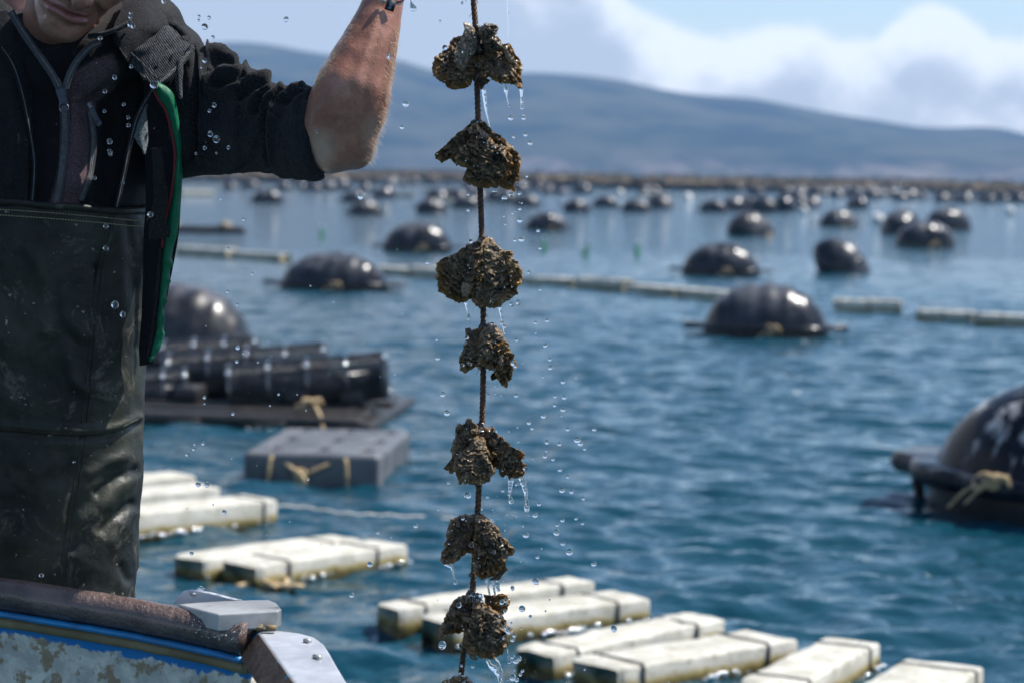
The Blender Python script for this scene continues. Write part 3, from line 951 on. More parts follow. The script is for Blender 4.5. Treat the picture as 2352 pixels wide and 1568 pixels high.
def lashing(x, y, z, s=1.0, seed=0):
    g = np.random.default_rng(seed); parts = []
    for k in range(5):
        c = np.array([x, y, z]); pts = []
        for t in np.linspace(0, 2 * np.pi, 12):
            pts.append(c + s * np.array([0.05 * math.cos(t) + 0.02 * k - 0.04, 0.03 * math.sin(t) + g.normal() * 0.006, 0.045 * math.sin(t + k)]))
        parts.append(tube(pts, 0.011 * s, 6))
    tail = spline([np.array([x, y, z]), np.array([x - 0.12 * s, y - 0.03, z - 0.05 * s]), np.array([x - 0.22 * s, y - 0.05, z - 0.16 * s])], 8)
    parts.append(tube(tail, 0.010 * s, 6))
    return join(parts)

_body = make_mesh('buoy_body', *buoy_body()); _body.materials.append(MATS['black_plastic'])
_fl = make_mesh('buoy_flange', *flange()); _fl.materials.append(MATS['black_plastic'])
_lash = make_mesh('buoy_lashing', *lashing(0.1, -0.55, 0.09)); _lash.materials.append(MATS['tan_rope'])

def buoy(u, v, rot, label, scale=1.0, dunk=0.0, pitch=0.0, roll=0.0, mat=None, lash=True, group='black buoys floating in the middle of the water', flg=True, dy=0.0):
    p = W(u, v) + np.array([0, 0.45 + dy, -dunk])
    t = thing('buoy', p, label, 'buoy', group)
    t.rotation_euler = (rad(roll), rad(pitch), rad(rot)); t.scale = (scale,) * 3
    bm_ = _body
    if mat: bm_ = _body.copy(); bm_.materials.clear(); bm_.materials.append(MATS[mat])
    o = link('body', bm_, None, t)
    if flg: link('flange', _fl, None, t)
    if lash: link('lashing', _lash, None, t)
    return t

# the close one at the right edge
nb = thing('buoy', W(2528, 1215) + np.array([0, 0.42, 0]), 'huge close black buoy with white highlight streaks and lashed flange cut by the right edge', 'buoy', 'black buoys floating in the middle of the water')
nb.rotation_euler = (rad(1), rad(1.5), rad(-41))
V, F = buoy_body(56, 44, 0.88, 0.60, 0.745, -0.3, ribs=False)
mesh('body', V, F, MATS['streaked_highlight_plastic'], nb, local=True)
V, F = flange(0.84, 0.58, 0.09, 0.28, 0.10, 0.20, 80)
mesh('flange', V, F, MATS['streaked_highlight_plastic'], nb, local=True)
V, F = join([lashing(-0.20, -0.64, 0.23, 0.95, 3), lashing(-0.13, -0.65, 0.24, 0.8, 4)])
mesh('lashing', V, F, MATS['tan_rope'], nb, local=True)
V, F = join([tube(spline([(-1.08, 0.02 + k * 0.05, 0.20), (-1.06, 0.03 + k * 0.05, 0.08), (-1.0 + 0.03 * k, 0.0, -0.06)], 8), 0.022, 6) for k in (0, 1)])
mesh('hanging_rope', V, F, MATS['dark_timber'], nb, local=True)

buoy(1768, 776, -8, 'big ribbed black buoy in the white row with bright highlights', 1.0)
buoy(1660, 634, -4, 'black buoy with a pointed left flange behind the big ribbed one', 0.98)
buoy(1932, 626, -8, 'tilted black buoy sinking with its pointed corner raised out of the water', 1.0, dunk=0.04, pitch=56, roll=4, lash=False, flg=False)
buoy(2132, 568, 5, 'shiny black buoy in front of two others at the right', 1.12, flg=False)
buoy(2076, 538, 70, 'black buoy peeking out left behind the shiny one at the right', 1.3, lash=False, flg=False)
buoy(2182, 528, 30, 'black buoy peeking out right behind the shiny one at the right', 1.3, lash=False, flg=False)
buoy(1728, 541, 40, 'lumpy black buoy with white worn slope above the pointed one', 1.18, pitch=24, dunk=0.05, mat='worn_plastic', flg=False)
buoy(1930, 520, 10, 'grey backed black buoy on a low raft beyond the tilted one', 0.98, mat='worn_plastic')
buoy(1256, 529, 10, 'small dark black buoy right of the rope below the second oyster clump', 0.92)
buoy(957, 578, 3, 'smooth black buoy left of the rope with pale highlight on top', 1.08)
buoy(762, 668, -6, 'ribbed black buoy with long flange at the left of the white row', 1.16).scale = (1.14, 1.0, 0.93)
buoy(392, 806, -10, 'large grey worn buoy partly hidden by the man behind the cages', 1.06, mat='worn_plastic', lash=False, flg=False)
buoy(1070, 478, 0, 'dark buoy just left of the rope below the second oyster clump, behind the smooth one', 0.95, lash=False)
buoy(990, 490, 15, 'black buoy with slanting back left of the rope, under the elbow', 0.95, pitch=15, lash=False)
buoy(612, 466, 5, 'dark low buoy below the black sleeve', 1.1, lash=False)
buoy(812, 464, 0, 'black buoy under the cuff of the sleeve, upper of two', 0.95, lash=False)
buoy(838, 494, 20, 'grey black buoy under the cuff of the sleeve, lower of two', 0.95, lash=False, mat='worn_plastic')
buoy(1210, 474, 0, 'grey buoy right beside the rope, behind the small dark one', 0.95, lash=False, mat='worn_plastic')
buoy(1326, 487, 30, 'black slanting buoy right of the rope, first of three in a line', 0.95, pitch=12, lash=False)
buoy(1392, 476, 0, 'black buoy right of the rope, second of three in a line', 0.95, lash=False)
buoy(1462, 487, 5, 'whitish worn buoy right of the rope, last of three in a line', 0.95, lash=False, mat='worn_plastic')
buoy(1640, 487, -15, 'black buoy with one bright glint behind the lumpy worn one', 0.95, lash=False)
buoy(1838, 478, 10, 'dark buoy between the lumpy worn one and the grey backed one', 0.95, lash=False)

# far buoys, out to the dark line under the hills
def far_mesh(name, ribs, mat):
    V, F = buoy_body(14, 12, ribs=False)
    me = make_mesh(name, V, F); me.materials.append(MATS[mat]); return me
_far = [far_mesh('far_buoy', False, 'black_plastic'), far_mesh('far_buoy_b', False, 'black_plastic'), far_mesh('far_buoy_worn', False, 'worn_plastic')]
g = np.random.default_rng(21)
cnt = 0
heads = [(g.uniform(380, 2420), 26 + 62 * g.random() ** 2.0) for _ in range(46)]
while cnt < 205:
    hu, hb = heads[int(g.integers(46))]
    below = max(22, hb + g.normal() * 2.2)
    u = hu + g.normal() * 38 * (0.5 + below / 60)
    v = 388 + 0.018 * (u - 1176) + below
    if below > 60 and g.random() < 0.5: continue
    o = bpy.data.objects.new('far_buoy', _far[int(g.integers(3))]); COL.objects.link(o)
    p = W(u, v); o.location = Vector((p[0], p[1], -0.08 * g.random()))
    o.rotation_euler = (rad(g.normal() * 7), rad(g.normal() * 14), g.uniform(0, 6.28)); s = g.uniform(1.0, 1.4); o.scale = (s, s, s)
    tag(o, 'one of the blurred black floats crowding the far water under the hills', 'buoy', 'far buoys in the dense rows under the hills'); cnt += 1
# white jugs and pale floats among them
_jug = make_mesh('white_jug', *join([tube(spline([(0, 0, -0.1), (0, 0, 0.1), (0, 0, 0.22), (0, 0, 0.27)], 9), [0.12, 0.14, 0.15, 0.15, 0.15, 0.14, 0.11, 0.06, 0.04], 12), tube([(0, 0, 0.26), (0, 0, 0.31)], 0.03, 8)])); _jug.materials.append(MATS['white_plastic'])
_slab = make_mesh('pale_slab', *bar_mesh(1.6, 0.5, -0.08, 0.22, 3, 10)); _slab.materials.append(MATS['white_foam'])
for k, (u, v, sc) in enumerate([(2012, 514, 1.5), (2072, 510, 1.4), (1870, 468, 1.8), (1582, 460, 1.7), (2180, 498, 1.3), (1848, 490, 1.2), (2318, 492, 1.4), (1420, 450, 1.8)]):
    o = bpy.data.objects.new('white_jug', _jug); COL.objects.link(o); p = W(u, v); o.location = Vector(p); o.rotation_euler = (0.5, 0.3, k); o.scale = (sc,) * 3
    tag(o, 'small bright white jug float glinting among the black buoys far out', 'jug', 'white jug floats among the buoys')
for k, (u, v, lab) in enumerate([(912, 452, 'pale cream slab float far out right of the elbow and above the smooth buoy'), (1024, 470, 'pale slab float half hidden by the rope far out'), (1500, 450, 'pale slab float far out right of the rope, beyond the three in a line'),
                                 (450, 448, 'pale slab float far out beside the hanging green lining')]):
    o = bpy.data.objects.new('slab_float', _slab); COL.objects.link(o); p = W(u, v); o.location = Vector(p); o.rotation_euler = (0, 0, 0.2 * k); o.scale = (1.3, 1.2, 1.2)
    tag(o, lab, 'float')
# long tan timber rafts right under the hills
def raft_mesh(seed):
    g = np.random.default_rng(seed); parts = []
    for k in range(5):
        parts.append(tube([(-4.5 + g.normal() * 0.3, k * 0.9 - 1.8, 0.62), (4.5 + g.normal() * 0.3, k * 0.9 - 1.8, 0.66)], 0.13, 6))
    for k in range(4): parts.append(tube([(-3.6 + 2.4 * k, -2.2, 0.85), (-3.6 + 2.4 * k, 2.2, 0.85)], 0.11, 6))
    for k in range(9):
        x = g.uniform(-4.2, 4.2); y = g.uniform(-1.6, 1.6); parts.append(box((x, y, 1.0 + 0.12 * g.random()), (g.uniform(0.6, 1.5), g.uniform(0.5, 1.0), g.uniform(0.2, 0.45))))
    for k in range(4):
        x = g.uniform(-4, 4); parts.append(tube([(x, 0, 0.6), (x + g.normal() * 0.1, 0, 1.25 + g.random() * 0.35)], 0.08, 5))
    return join([(v, f if isinstance(f, list) else f.tolist()) for v, f in parts])
def raft_floats(seed):
    g = np.random.default_rng(seed + 9); parts = []
    for k in range(9):
        x = -4.1 + 1.03 * k; y = (-1.5, 1.5, 0)[k % 3]; parts.append(tube([(x - 0.46, y, 0.2), (x + 0.46, y, 0.2)], 0.46, 9))
    return join(parts)
_rafts = []
for s in range(4):
    me = make_mesh('far_raft', *raft_mesh(s), smooth=False); me.materials.append(MATS['tan_timber'])
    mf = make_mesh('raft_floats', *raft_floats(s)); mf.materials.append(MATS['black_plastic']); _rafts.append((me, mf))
for k in range(110):
    u = 330 + 2130 * ((k * 0.618034) % 1); below = 22 + 20 * g.random() ** 1.3
    t = bpy.data.objects.new('timber_raft', _rafts[k % 4][0]); COL.objects.link(t); p = W(u, 388 + 0.018 * (u - 1176) + below); t.location = Vector((p[0], p[1], 0)); t.rotation_euler = (0, 0, g.uniform(-0.6, 0.6)); ORIG[t.name] = np.zeros(3)
    tag(t, 'distant tan timber raft on black drums in the dark line under the hills', 'raft', 'timber rafts along the far edge of the water')
    o = link('drums', _rafts[k % 4][1], None, t); o['kind'] = 'stuff'

# green bottles used as markers
def bottle():
    prof = [(0.0, -0.12), (0.05, -0.115), (0.056, -0.09), (0.056, 0.10), (0.05, 0.14), (0.03, 0.19), (0.02, 0.22), (0.02, 0.26), (0, 0.262)]
    a = np.linspace(0, 2 * np.pi, 14, endpoint=False)
    V = np.concatenate([np.stack([r * np.cos(a), r * np.sin(a), np.full(14, z)], -1) for r, z in prof])
    return V, grid_faces(len(prof), 14, True)
_bt = make_mesh('bottle_body', *bottle()); _bt.materials.append(MATS['green_bottle'])
_cp = make_mesh('bottle_cap', *tube([(0, 0, 0.255), (0, 0, 0.29)], 0.026, 10)); _cp.materials.append(MATS['bottle_cap'])
for u, v, lab, tl in ((738, 545, 'faint green bottle float left of the elbow, above the ribbed buoy', 0.1), (1250, 575, 'green bottle float right of the rope, nearest the small dark buoy', 0.0), (1340, 586, 'green bottle float leaning over, middle one right of the rope', 0.5), (1463, 586, 'green bottle float upright, right one of the three right of the rope', 0.05)):
    t = thing('bottle_float', W(u, v), lab, 'bottle', 'green bottle floats')
    t.rotation_euler = (0.1, tl, 0); t.scale = (1.05,) * 3
    link('body', _bt, None, t); link('cap', _cp, None, t)

# low dark raft near the man, far left
t = thing('low_raft', W(455, 542) + np.array([0, 0.6, 0]), 'low grey plank raft left, just right of the green lining', 'raft')
for k in range(4):
    V, F = box((0, -0.45 + 0.3 * k, 0.13 + 0.02 * (k % 2)), (2.3 - 0.2 * k, 0.26, 0.16)); bevel(mesh('plank', V, F, MATS['dark_timber'], t, local=True, smooth=False), 0.02)
for k in range(2):
    V, F = box((-0.7 + 1.3 * k, 0, 0.27), (0.18, 1.2, 0.12)); bevel(mesh('crossbeam', V, F, MATS['tan_timber'], t, local=True, smooth=False), 0.02)

# ================================================================== CAGE RAFT
cr = W(600, 985) + np.array([0, 0.95, 0])
t = thing('cage_raft', cr, 'low dark timber raft carrying the black mesh cages', 'raft')
yaw = rad(-6); t.rotation_euler = (0, 0, yaw); t.scale = (0.76, 1, 1)
for k in range(7):
    V, F = box((-0.25 + 0.02 * ((k * 37) % 5), -0.85 + 0.29 * k, 0.055 + 0.012 * (k % 3)), (2.55 - 0.1 * ((k * 13) % 4), 0.22, 0.07))
    bevel(mesh('plank', V, F, MATS['dark_timber'], t, local=True, smooth=False), 0.012)
for k in range(4):
    V, F = box((-1.35 + 0.78 * k, 0.02, 0.01), (0.3, 2.0, 0.10)); bevel(mesh('beam', V, F, MATS['dark_timber'], t, local=True, smooth=False), 0.015)
for k in range(4):
    V, F = box((-0.75 + 0.52 * k, -0.22 + 0.05 * (k % 2), 0.17), (0.22, 0.3, 0.10)); bevel(mesh('cradle_block', V, F, MATS['strap_black'], t, local=True, smooth=False), 0.02)
g = np.random.default_rng(8)
V, F = join([tube(spline([np.array([0.52, -0.72, 0.17]) + g.normal(size=3) * [0.07, 0.04, 0.018] for _ in range(6)], 24), 0.014, 6) for _ in range(2)] + [tube(spline([(0.56, -0.75, 0.16), (0.66, -0.9, 0.08), (0.72, -1.02, -0.02)], 8), 0.02, 6)])
mesh('rope_knot', V, F, MATS['tan_rope'], t, local=True)
pts = [(g.uniform(-0.9, 1.2), -1.02 - 0.05 * g.random(), 0.01) for _ in range(40)]
bubbles_and_glints('bubbles_and_glints', pts, [0.006 + 0.01 * g.random() ** 2 for _ in pts], MATS['bubble_glint'], t)  # metal beads added along the raft edge for sparkle

def cage(A, B, r, label, seed):
    A, B = np.array(A), np.array(B); L = np.linalg.norm(B - A)
    t = thing('mesh_cage', (A + B) / 2, label, 'cage', 'black mesh cages stacked on the raft')
    ex = (B - A) / L; t.rotation_euler = (0, -math.asin(ex[2]), math.atan2(ex[1], ex[0]))
    n = 26; parts = []
    a = np.linspace(0, 2 * np.pi, n, endpoint=False)
    for q in a: parts.append(tube([(-L / 2, r * math.cos(q), r * math.sin(q)), (L / 2, r * math.cos(q), r * math.sin(q))], 0.0055, 4, False))
    nr = int(L / 0.028)
    for x in np.linspace(-L / 2, L / 2, nr):
        V = []; aa = np.append(a, a[0]); parts.append(tube([(x, r * math.cos(q), r * math.sin(q)) for q in aa], 0.0055, 4, False))
    V, F = join(parts); o = mesh('mesh_wall', V, F, MATS['mesh_plastic'], t, local=True); o['kind'] = 'stuff'
    for x in np.linspace(-L / 2, L / 2, 5):
        aa = np.linspace(0, 2 * np.pi, 29); V, F = tube([(x, (r + 0.006) * math.cos(q), (r + 0.006) * math.sin(q)) for q in aa], 0.012, 8, False)
        mesh('hoop', V, F, MATS['hoop_plastic'], t, local=True)
        qb = rad(42 + random.uniform(-8, 8)); mesh('buckle_glint', IC2[0] * [.020, .020, .020] + [x, -(r + .014) * math.cos(qb), (r + .014) * math.sin(qb)], IC2[1], MATS['bubble_glint'], t, local=True)  # metal bead added on each hoop as a sun glint
    for x in (-L / 2, L / 2):
        V = [(x, 0, 0)] + [(x, r * math.cos(q), r * math.sin(q)) for q in a]; F = [[0, 1 + i, 1 + (i + 1) % n] for i in range(n)]
        mesh('end_panel', np.array(V), F, MATS['mesh_plastic'], t, local=True, smooth=False)
    V, F = tube([(-L / 2 + 0.04, 0, -r * 0.25), (L / 2 - 0.04, 0, -r * 0.25)], r * 0.68, 12); mesh('load', V, F, MATS['mesh_plastic'], t, local=True)
    return t
D = 17.0
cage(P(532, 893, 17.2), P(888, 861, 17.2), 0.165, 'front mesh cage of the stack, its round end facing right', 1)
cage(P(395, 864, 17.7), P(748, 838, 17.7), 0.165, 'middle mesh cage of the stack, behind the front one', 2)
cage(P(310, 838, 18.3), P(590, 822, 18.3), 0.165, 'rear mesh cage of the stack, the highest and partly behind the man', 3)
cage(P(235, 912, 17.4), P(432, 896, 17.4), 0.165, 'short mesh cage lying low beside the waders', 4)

# ================================================================== GREY BLOCK FLOAT WITH ROPES
H = 0.135
a, b = W(558, 1050, H), W(872, 1059, H); bk = W(680, 989, H)
ex = (b - a); wl = np.linalg.norm(ex); ex /= wl; ey = np.array([-ex[1], ex[0], 0]); dl = abs((W(952, 1001, H) - b) @ ey)
t = thing('block_float', a + ex * wl / 2 + ey * dl / 2 - [0, 0, H], 'flat grey plastic block float tied with tan ropes', 'float')
t.rotation_euler = (0, 0, math.atan2(ex[1], ex[0]))
fb = Field(axis(-wl / 2 - .05, wl / 2 + .05, .014), axis(-dl / 2 - .05, dl / 2 + .05, .02), axis(-0.16, 0.24, .011))
def rb(X, Y, Z):
    q = [np.abs(X) - wl / 2 + .03, np.abs(Y) - dl / 2 + .03, np.abs(Z - 0.03) - 0.14 + .03]
    q = np.broadcast_arrays(*q)
    return np.sqrt(sum(np.maximum(k, 0) ** 2 for k in q)) + np.minimum(np.maximum(np.maximum(q[0], q[1]), q[2]), 0) - .03
fb.put(rb, (-wl / 2, -dl / 2, -.12), (wl / 2, dl / 2, .18), 0.005)
for x in (-0.25, 0.02, 0.27):
    for y in (-0.28, 0.02, 0.32):
        fb.ell((x * wl * 1.3, y * dl * 1.2, H + 0.005), (0.055, 0.075, 0.035), 0.012, sub=True)
V, F = fb.surface(); mesh('block', V, F, MATS['grey_plastic'], t, local=True)
yf = -dl / 2
ropes = [[(-0.30 * wl, yf + .30, H + .012), (-0.28 * wl, yf + .05, H + .012), (-0.30 * wl, yf - .012, H - .02), (-0.31 * wl, yf - .014, -0.05)],
         [(-0.28 * wl, yf + .05, H + .014), (-0.14 * wl, yf - .012, H - 0.05), (-0.07 * wl, yf - .016, 0.035)], [(0.24 * wl, yf + .06, H + .014), (0.08 * wl, yf - .012, H - 0.04), (-0.06 * wl, yf - .016, 0.04)],
         [(0.26 * wl, yf + .30, H + .012), (0.24 * wl, yf + .06, H + .012), (0.26 * wl, yf - .012, H - .02), (0.275 * wl, yf - .014, -0.05)], [(-0.07 * wl, yf - .016, 0.04), (-0.08 * wl, yf - .03, 0.0), (-0.10 * wl, yf - .06, -0.06)]]
for q in ropes:
    V, F = tube(spline(q, 14), 0.0125, 7); mesh('rope', V, F, MATS['tan_rope'], t, local=True)
V, F = join([tube(spline([(-0.07 * wl + 0.03 * math.cos(s + k), yf - .02 - 0.012 * k, 0.04 + 0.035 * math.sin(s)) for s in np.linspace(0, 6.28, 9)], 18), 0.013, 6) for k in range(3)])
mesh('rope_knot', V, F, MATS['tan_rope'], t, local=True)

# thin floating line and rope scrap
pl = spline([W(600, 1166), W(700, 1172), W(800, 1186), W(900, 1190), W(1040, 1199), W(1130, 1207)], 40)
pl[:, 2] = 0.014 + 0.004 * np.sin(np.arange(40) * 1.7)
V, F = tube(pl, 0.008, 6)
solo('floating_line', V, F, MATS['pale_line'], 'thin pale line floating on the water from the thick floats to the oyster rope', 'line')
g = np.random.default_rng(4)
ctr = W(615, 1340)
V, F = join([tube(spline([ctr + g.normal(size=3) * [0.075, 0.10, 0.012] + [0, 0, 0.012] for _ in range(7)], 26), 0.012, 6) for _ in range(2)] + [tube(spline([W(540, 1352) + [0, 0, .01], W(590, 1345) + [0, 0, .015], W(650, 1338) + [0, 0, .012]], 10), 0.012, 6)])
solo('rope_scrap', V, F, MATS['tan_rope'], 'tangle of ochre rope in the water in front of the broad white float', 'rope')

# ================================================================== PERSON
MPX = 3.6 / FPX                                     # metres per photo pixel at the man
person = thing('person', (P(100, 900, 3.75)[0], 3.75, 0.44), 'man in black fleece and olive black waders lifting the oyster rope with a bare forearm', 'person')

def Rx(a): c, s = math.cos(a), math.sin(a); return np.array([[1, 0, 0], [0, c, -s], [0, s, c]])
def Ry(a): c, s = math.cos(a), math.sin(a); return np.array([[c, 0, s], [0, 1, 0], [-s, 0, c]])
def Rz(a): c, s = math.cos(a), math.sin(a); return np.array([[c, -s, 0], [s, c, 0], [0, 0, 1]])
HR = Ry(rad(19)) @ Rz(rad(21)) @ Rx(rad(30))
HM = P(163, 27, 3.50)
def Hd(x, y, z): return HM + HR @ np.array([x, y, z])

LIPU = [(-.026, .010, .0015), (-.013, .001, .0045), (0, -.0035, .0055), (.013, .001, .0045), (.026, .010, .0015)]
LIPL = [(-.024, .010, -.002), (-.012, .001, -.0065), (0, -.0035, -.008), (.012, .001, -.0065), (.024, .010, -.002)]

def build_body():
    c = P(100, 300, 3.7)
    xs = axis(P(-620, 300, 3.7)[0], P(1190, 300, 3.5)[0], 0.008, ((P(40, 0, 3.5)[0], P(295, 0, 3.5)[0], 0.0026), (P(98, 0, 3.5)[0], P(232, 0, 3.5)[0], 0.0017), (P(680, 0, 3.5)[0], P(960, 0, 3.5)[0], 0.0036), (P(960, 0, 3.5)[0], P(1190, 0, 3.5)[0], 0.0045)))
    ys = axis(3.30, 4.02, 0.009, ((3.40, 3.62, 0.0032),))
    zs = axis(1.0, P(100, -330, 3.6)[2], 0.012, ((P(100, 420, 3.5)[2], P(100, -16, 3.5)[2] , 0.0045), (P(100, 112, 3.5)[2], P(100, -75, 3.5)[2], 0.0026), (P(100, 70, 3.5)[2], P(100, -6, 3.5)[2], 0.0017)))
    f = Field(xs, ys, zs)
    # trunk and thighs, all under the clothes
    f.ell(P(100, 330, 3.77), (.145, .095, .30), .03)
    f.ell(P(98, 700, 3.77), (.14, .09, .26), .03)
    f.cap(P(-190, 150, 3.79), P(385, 150, 3.75), .05, .045, .04)
    f.cap(P(185, 900, 3.77), P(185, 1500, 3.75), .075, .06, .04)
    f.cap(P(15, 900, 3.77), P(10, 1500, 3.75), .075, .06, .04)
    f.cap(P(110, 170, 3.74), Hd(0, .105, .0), .058, .056, .03)
    # head
    f.ell(Hd(0, .095, .088), (.076, .096, .108), .02, HR)
    f.ell(Hd(0, .048, .035), (.061, .052, .075), .02, HR)
    for s in (-1, 1):
        f.cap(Hd(s * .051, .082, .010), Hd(s * .016, .022, -.041), .018, .016, .022)
        f.ell(Hd(s * .040, .033, .042), (.026, .022, .026), .02, HR)
        f.ell(Hd(s * .078, .098, .06), (.010, .020, .032), .008, HR)
        f.cap(Hd(s * .012, .004, .096), Hd(s * .045, .012, .092), .010, .009, .014)
    f.ell(Hd(0, .020, -.043), (.022, .018, .017), .016, HR)
    f.ell(Hd(0, .030, -.015), (.036, .032, .038), .02, HR)
    f.ell(Hd(0, .021, .003), (.030, .022, .026), .014, HR)
    for s in (-1, 1): f.ell(Hd(s * .033, .004, .077), (.016, .014, .012), .010, HR, sub=True)
    for s in (-1, 1): f.ell(Hd(s * .033, .013, .075), (.013, .012, .012), .004, HR)
    f.chain([Hd(0, .006, .082), Hd(0, -.010, .055), Hd(0, -.024, .034)], [.009, .010, .0125], .010)
    for s in (-1, 1): f.ell(Hd(s * .0145, -.006, .029), (.0085, .011, .0085), .007, HR)
    for s in (-1, 1): f.ell(Hd(s * .006, -.017, .0215), (.0045, .006, .003), .004, HR, sub=True)
    # raised arm
    m = 3.5 / FPX
    f.chain([P(380, 210, 3.74), P(560, 285, 3.655), P(680, 308, 3.575), P(745, 318, 3.505)], [.042, .034, .034, .046], .02)
    f.chain([P(756, 322, 3.50), P(800, 322, 3.49)], [66 * m, 60 * m], .02)
    f.ell(P(818, 352, 3.50), (36 * m, 36 * m, 36 * m), .014)
    f.ell(P(765, 352, 3.50), (44 * m, 44 * m, 40 * m), .014)
    f.chain([P(790, 300, 3.49), P(803, 245, 3.485), P(813, 200, 3.48), P(833, 145, 3.485), P(851, 98, 3.49), P(866, 55, 3.495), P(879, 10, 3.50), P(891, -42, 3.505)], [74 * m, 83 * m, 82 * m, 70 * m, 59 * m, 50 * m, 43 * m, 40 * m], .012)
    f.ell(P(765, 240, 3.47), (50 * m, .045, 95 * m), .02, Ry(rad(26)))
    # raised hand closed round the rope: wrist, palm, four bent fingers, thumb
    f.chain([P(891, -42, 3.505), P(925, -85, 3.515), P(975, -105, 3.53)], [.026, .028, .027], .012)
    for i in range(4):
        vv = -62 - 30 * i
        f.cap(P(925, -85 - 8 * i, 3.52), P(1022, vv, 3.545), .019, .0115, .01)
    for i, (ln, rr) in enumerate(((0.86, .0082), (0.98, .0088), (1.0, .0090), (0.94, .0088))):
        vv = -58 - 30 * i
        k = P(1025, vv, 3.535)
        f.chain([k, P(1025 + 62 * ln, vv + 3, 3.525), P(1025 + 88 * ln, vv + 4, 3.560), P(1025 + 68 * ln, vv + 4, 3.592), P(1025 + 42 * ln, vv + 3, 3.592)], [rr * 1.18, rr * 1.05, rr, rr * .95, rr * .85], .004)
    f.chain([P(955, -150, 3.515), P(1010, -192, 3.515), P(1062, -196, 3.53), P(1096, -182, 3.55)], [.014, .012, .0105, .009], .006)
    # other arm, out of the picture: hangs bent beside the waders
    f.chain([P(-215, 170, 3.79), P(-300, 420, 3.80), P(-320, 560, 3.78)], [.052, .047, .042], .03)
    f.chain([P(-320, 560, 3.78), P(-285, 720, 3.66), P(-258, 850, 3.56)], [.043, .038, .028], .015)
    f.chain([P(-258, 850, 3.56), P(-243, 930, 3.52)], [.03, .032], .012)
    for i in range(4):
        o = (i - 1.5) * 26
        ln = (0.9, 1.0, 0.96, 0.8)[i]
        f.chain([P(-243 + o, 950, 3.52), P(-241 + o, 950 + 60 * ln, 3.49), P(-240 + o, 950 + 95 * ln, 3.50), P(-240 + o, 950 + 110 * ln, 3.53)], [.0100, .0092, .0085, .0075], .004)
    f.chain([P(-205, 890, 3.54), P(-180, 950, 3.51), P(-182, 1000, 3.51)], [.014, .0115, .0095], .006)
    V, F = f.surface()
    V = V + vnormals(V, F) * (fbm(V, 70, 3)[:, None] * 0.0005)
    # forearm sinews
    V = folds(V, F, [([(770, 330), (800, 240), (830, 150), (868, 30)], 9, .0012), ([(830, 250), (850, 150), (880, 40)], 8, -.0012), ([(735, 250), (770, 190), (805, 110)], 10, .0012),
                     ([(745, 330), (770, 350), (800, 352)], 12, -.0014), ([(800, 285), (815, 320), (830, 340)], 10, -.0012)])
    ML = [(104, 5), (118, 10), (132, 16), (146, 23), (158, 31), (170, 35), (184, 37), (198, 42)]
    LL = [(116, 17), (134, 27), (150, 37), (164, 44), (180, 47), (194, 46)]
    UL = [(112, 1), (130, 9), (146, 15), (160, 24), (174, 28), (192, 35)]
    V = folds(V, F, [(LL, 7, .0050), (UL, 4.5, .0026), (ML, 3.2, -.0075), ([(122, 40), (140, 53), (160, 62), (182, 63)], 8, -.0040), ([(221, 12), (228, 32), (221, 54)], 5, -.0032), ([(78, -12), (87, 12), (99, 34)], 6, -.0030), ([(234, 10), (244, 28), (236, 50)], 10, .003), ([(130, 78), (150, 84)], 12, .003), ([(158, -6), (162, 12)], 3.5, -.0016)])
    u, v, d = project(V)
    near_face = (d < 3.56) & (u < 260) & (v < 100)
    lip = np.maximum(np.clip(1.7 - polydist(u, v, LL) / 6.5, 0, 1), np.clip(1.6 - polydist(u, v, UL) / 4.2, 0, 1)) * near_face
    u, v, d = project(V)
    pale = np.clip(1 - np.hypot((u - 735) / 45, (v - 345) / 60), 0, 1) * 1.6 + np.clip(1 - np.hypot((u - 850) / 25, (v - 320) / 75), 0, 1)  # lit patches at the elbow and right forearm edge, painted by attribute
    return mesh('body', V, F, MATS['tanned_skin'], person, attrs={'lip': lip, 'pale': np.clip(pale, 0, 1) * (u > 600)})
body = build_body()

TZ = [-60, 20, 60, 110, 200, 300, 400, 500, 620, 800, 1000]
TA = [.060, .075, .105, .148, .157, .157, .156, .154, .152, .152, .152]
TB = [.055, .070, .082, .096, .110, .124, .135, .138, .134, .126, .120]
_tz = np.array([P(100, v, 3.75)[2] for v in TZ])
TYAW = rad(14)
def torso(X, Y, Z, off=0.0):
    o = np.argsort(_tz)
    a = np.interp(Z, _tz[o], np.array(TA)[o]) + off; b = np.interp(Z, _tz[o], np.array(TB)[o]) + off
    cx = P(100, 400, 3.75)[0]
    x0, y0 = X - cx, Y - 3.745
    ct, st = math.cos(TYAW), math.sin(TYAW)
    dx, dy = x0 * ct + y0 * st, -x0 * st + y0 * ct
    return (np.sqrt((dx / a) ** 2 + (dy / b) ** 2) - 1) * np.minimum(a, b) * 0.92

def shoulders(f, r, k=.04):
    f.cap(P(-185, 148, 3.78), P(380, 142, 3.735), r, r, k)

def poly_sdf(px, py, poly):
    d = np.full(px.shape, 1e9); ins = np.zeros(px.shape, bool)
    n = len(poly)
    for i in range(n):
        (x0, y0), (x1, y1) = poly[i], poly[(i + 1) % n]
        dx, dy = x1 - x0, y1 - y0
        t = np.clip(((px - x0) * dx + (py - y0) * dy) / (dx * dx + dy * dy + 1e-12), 0, 1)
        d = np.minimum(d, np.hypot(px - x0 - t * dx, py - y0 - t * dy))
        c = (y0 > py) != (y1 > py)
        ins ^= c & (px < (x1 - x0) * (py - y0) / (y1 - y0 + 1e-12) + x0)
    return np.where(ins, -d, d)

GX = axis(P(-420, 300, 3.75)[0], P(470, 300, 3.7)[0], .0036)
GY = axis(3.52, 3.96, .0040)
GZ = axis(P(100, 760, 3.75)[2], P(100, -120, 3.7)[2], .0036)

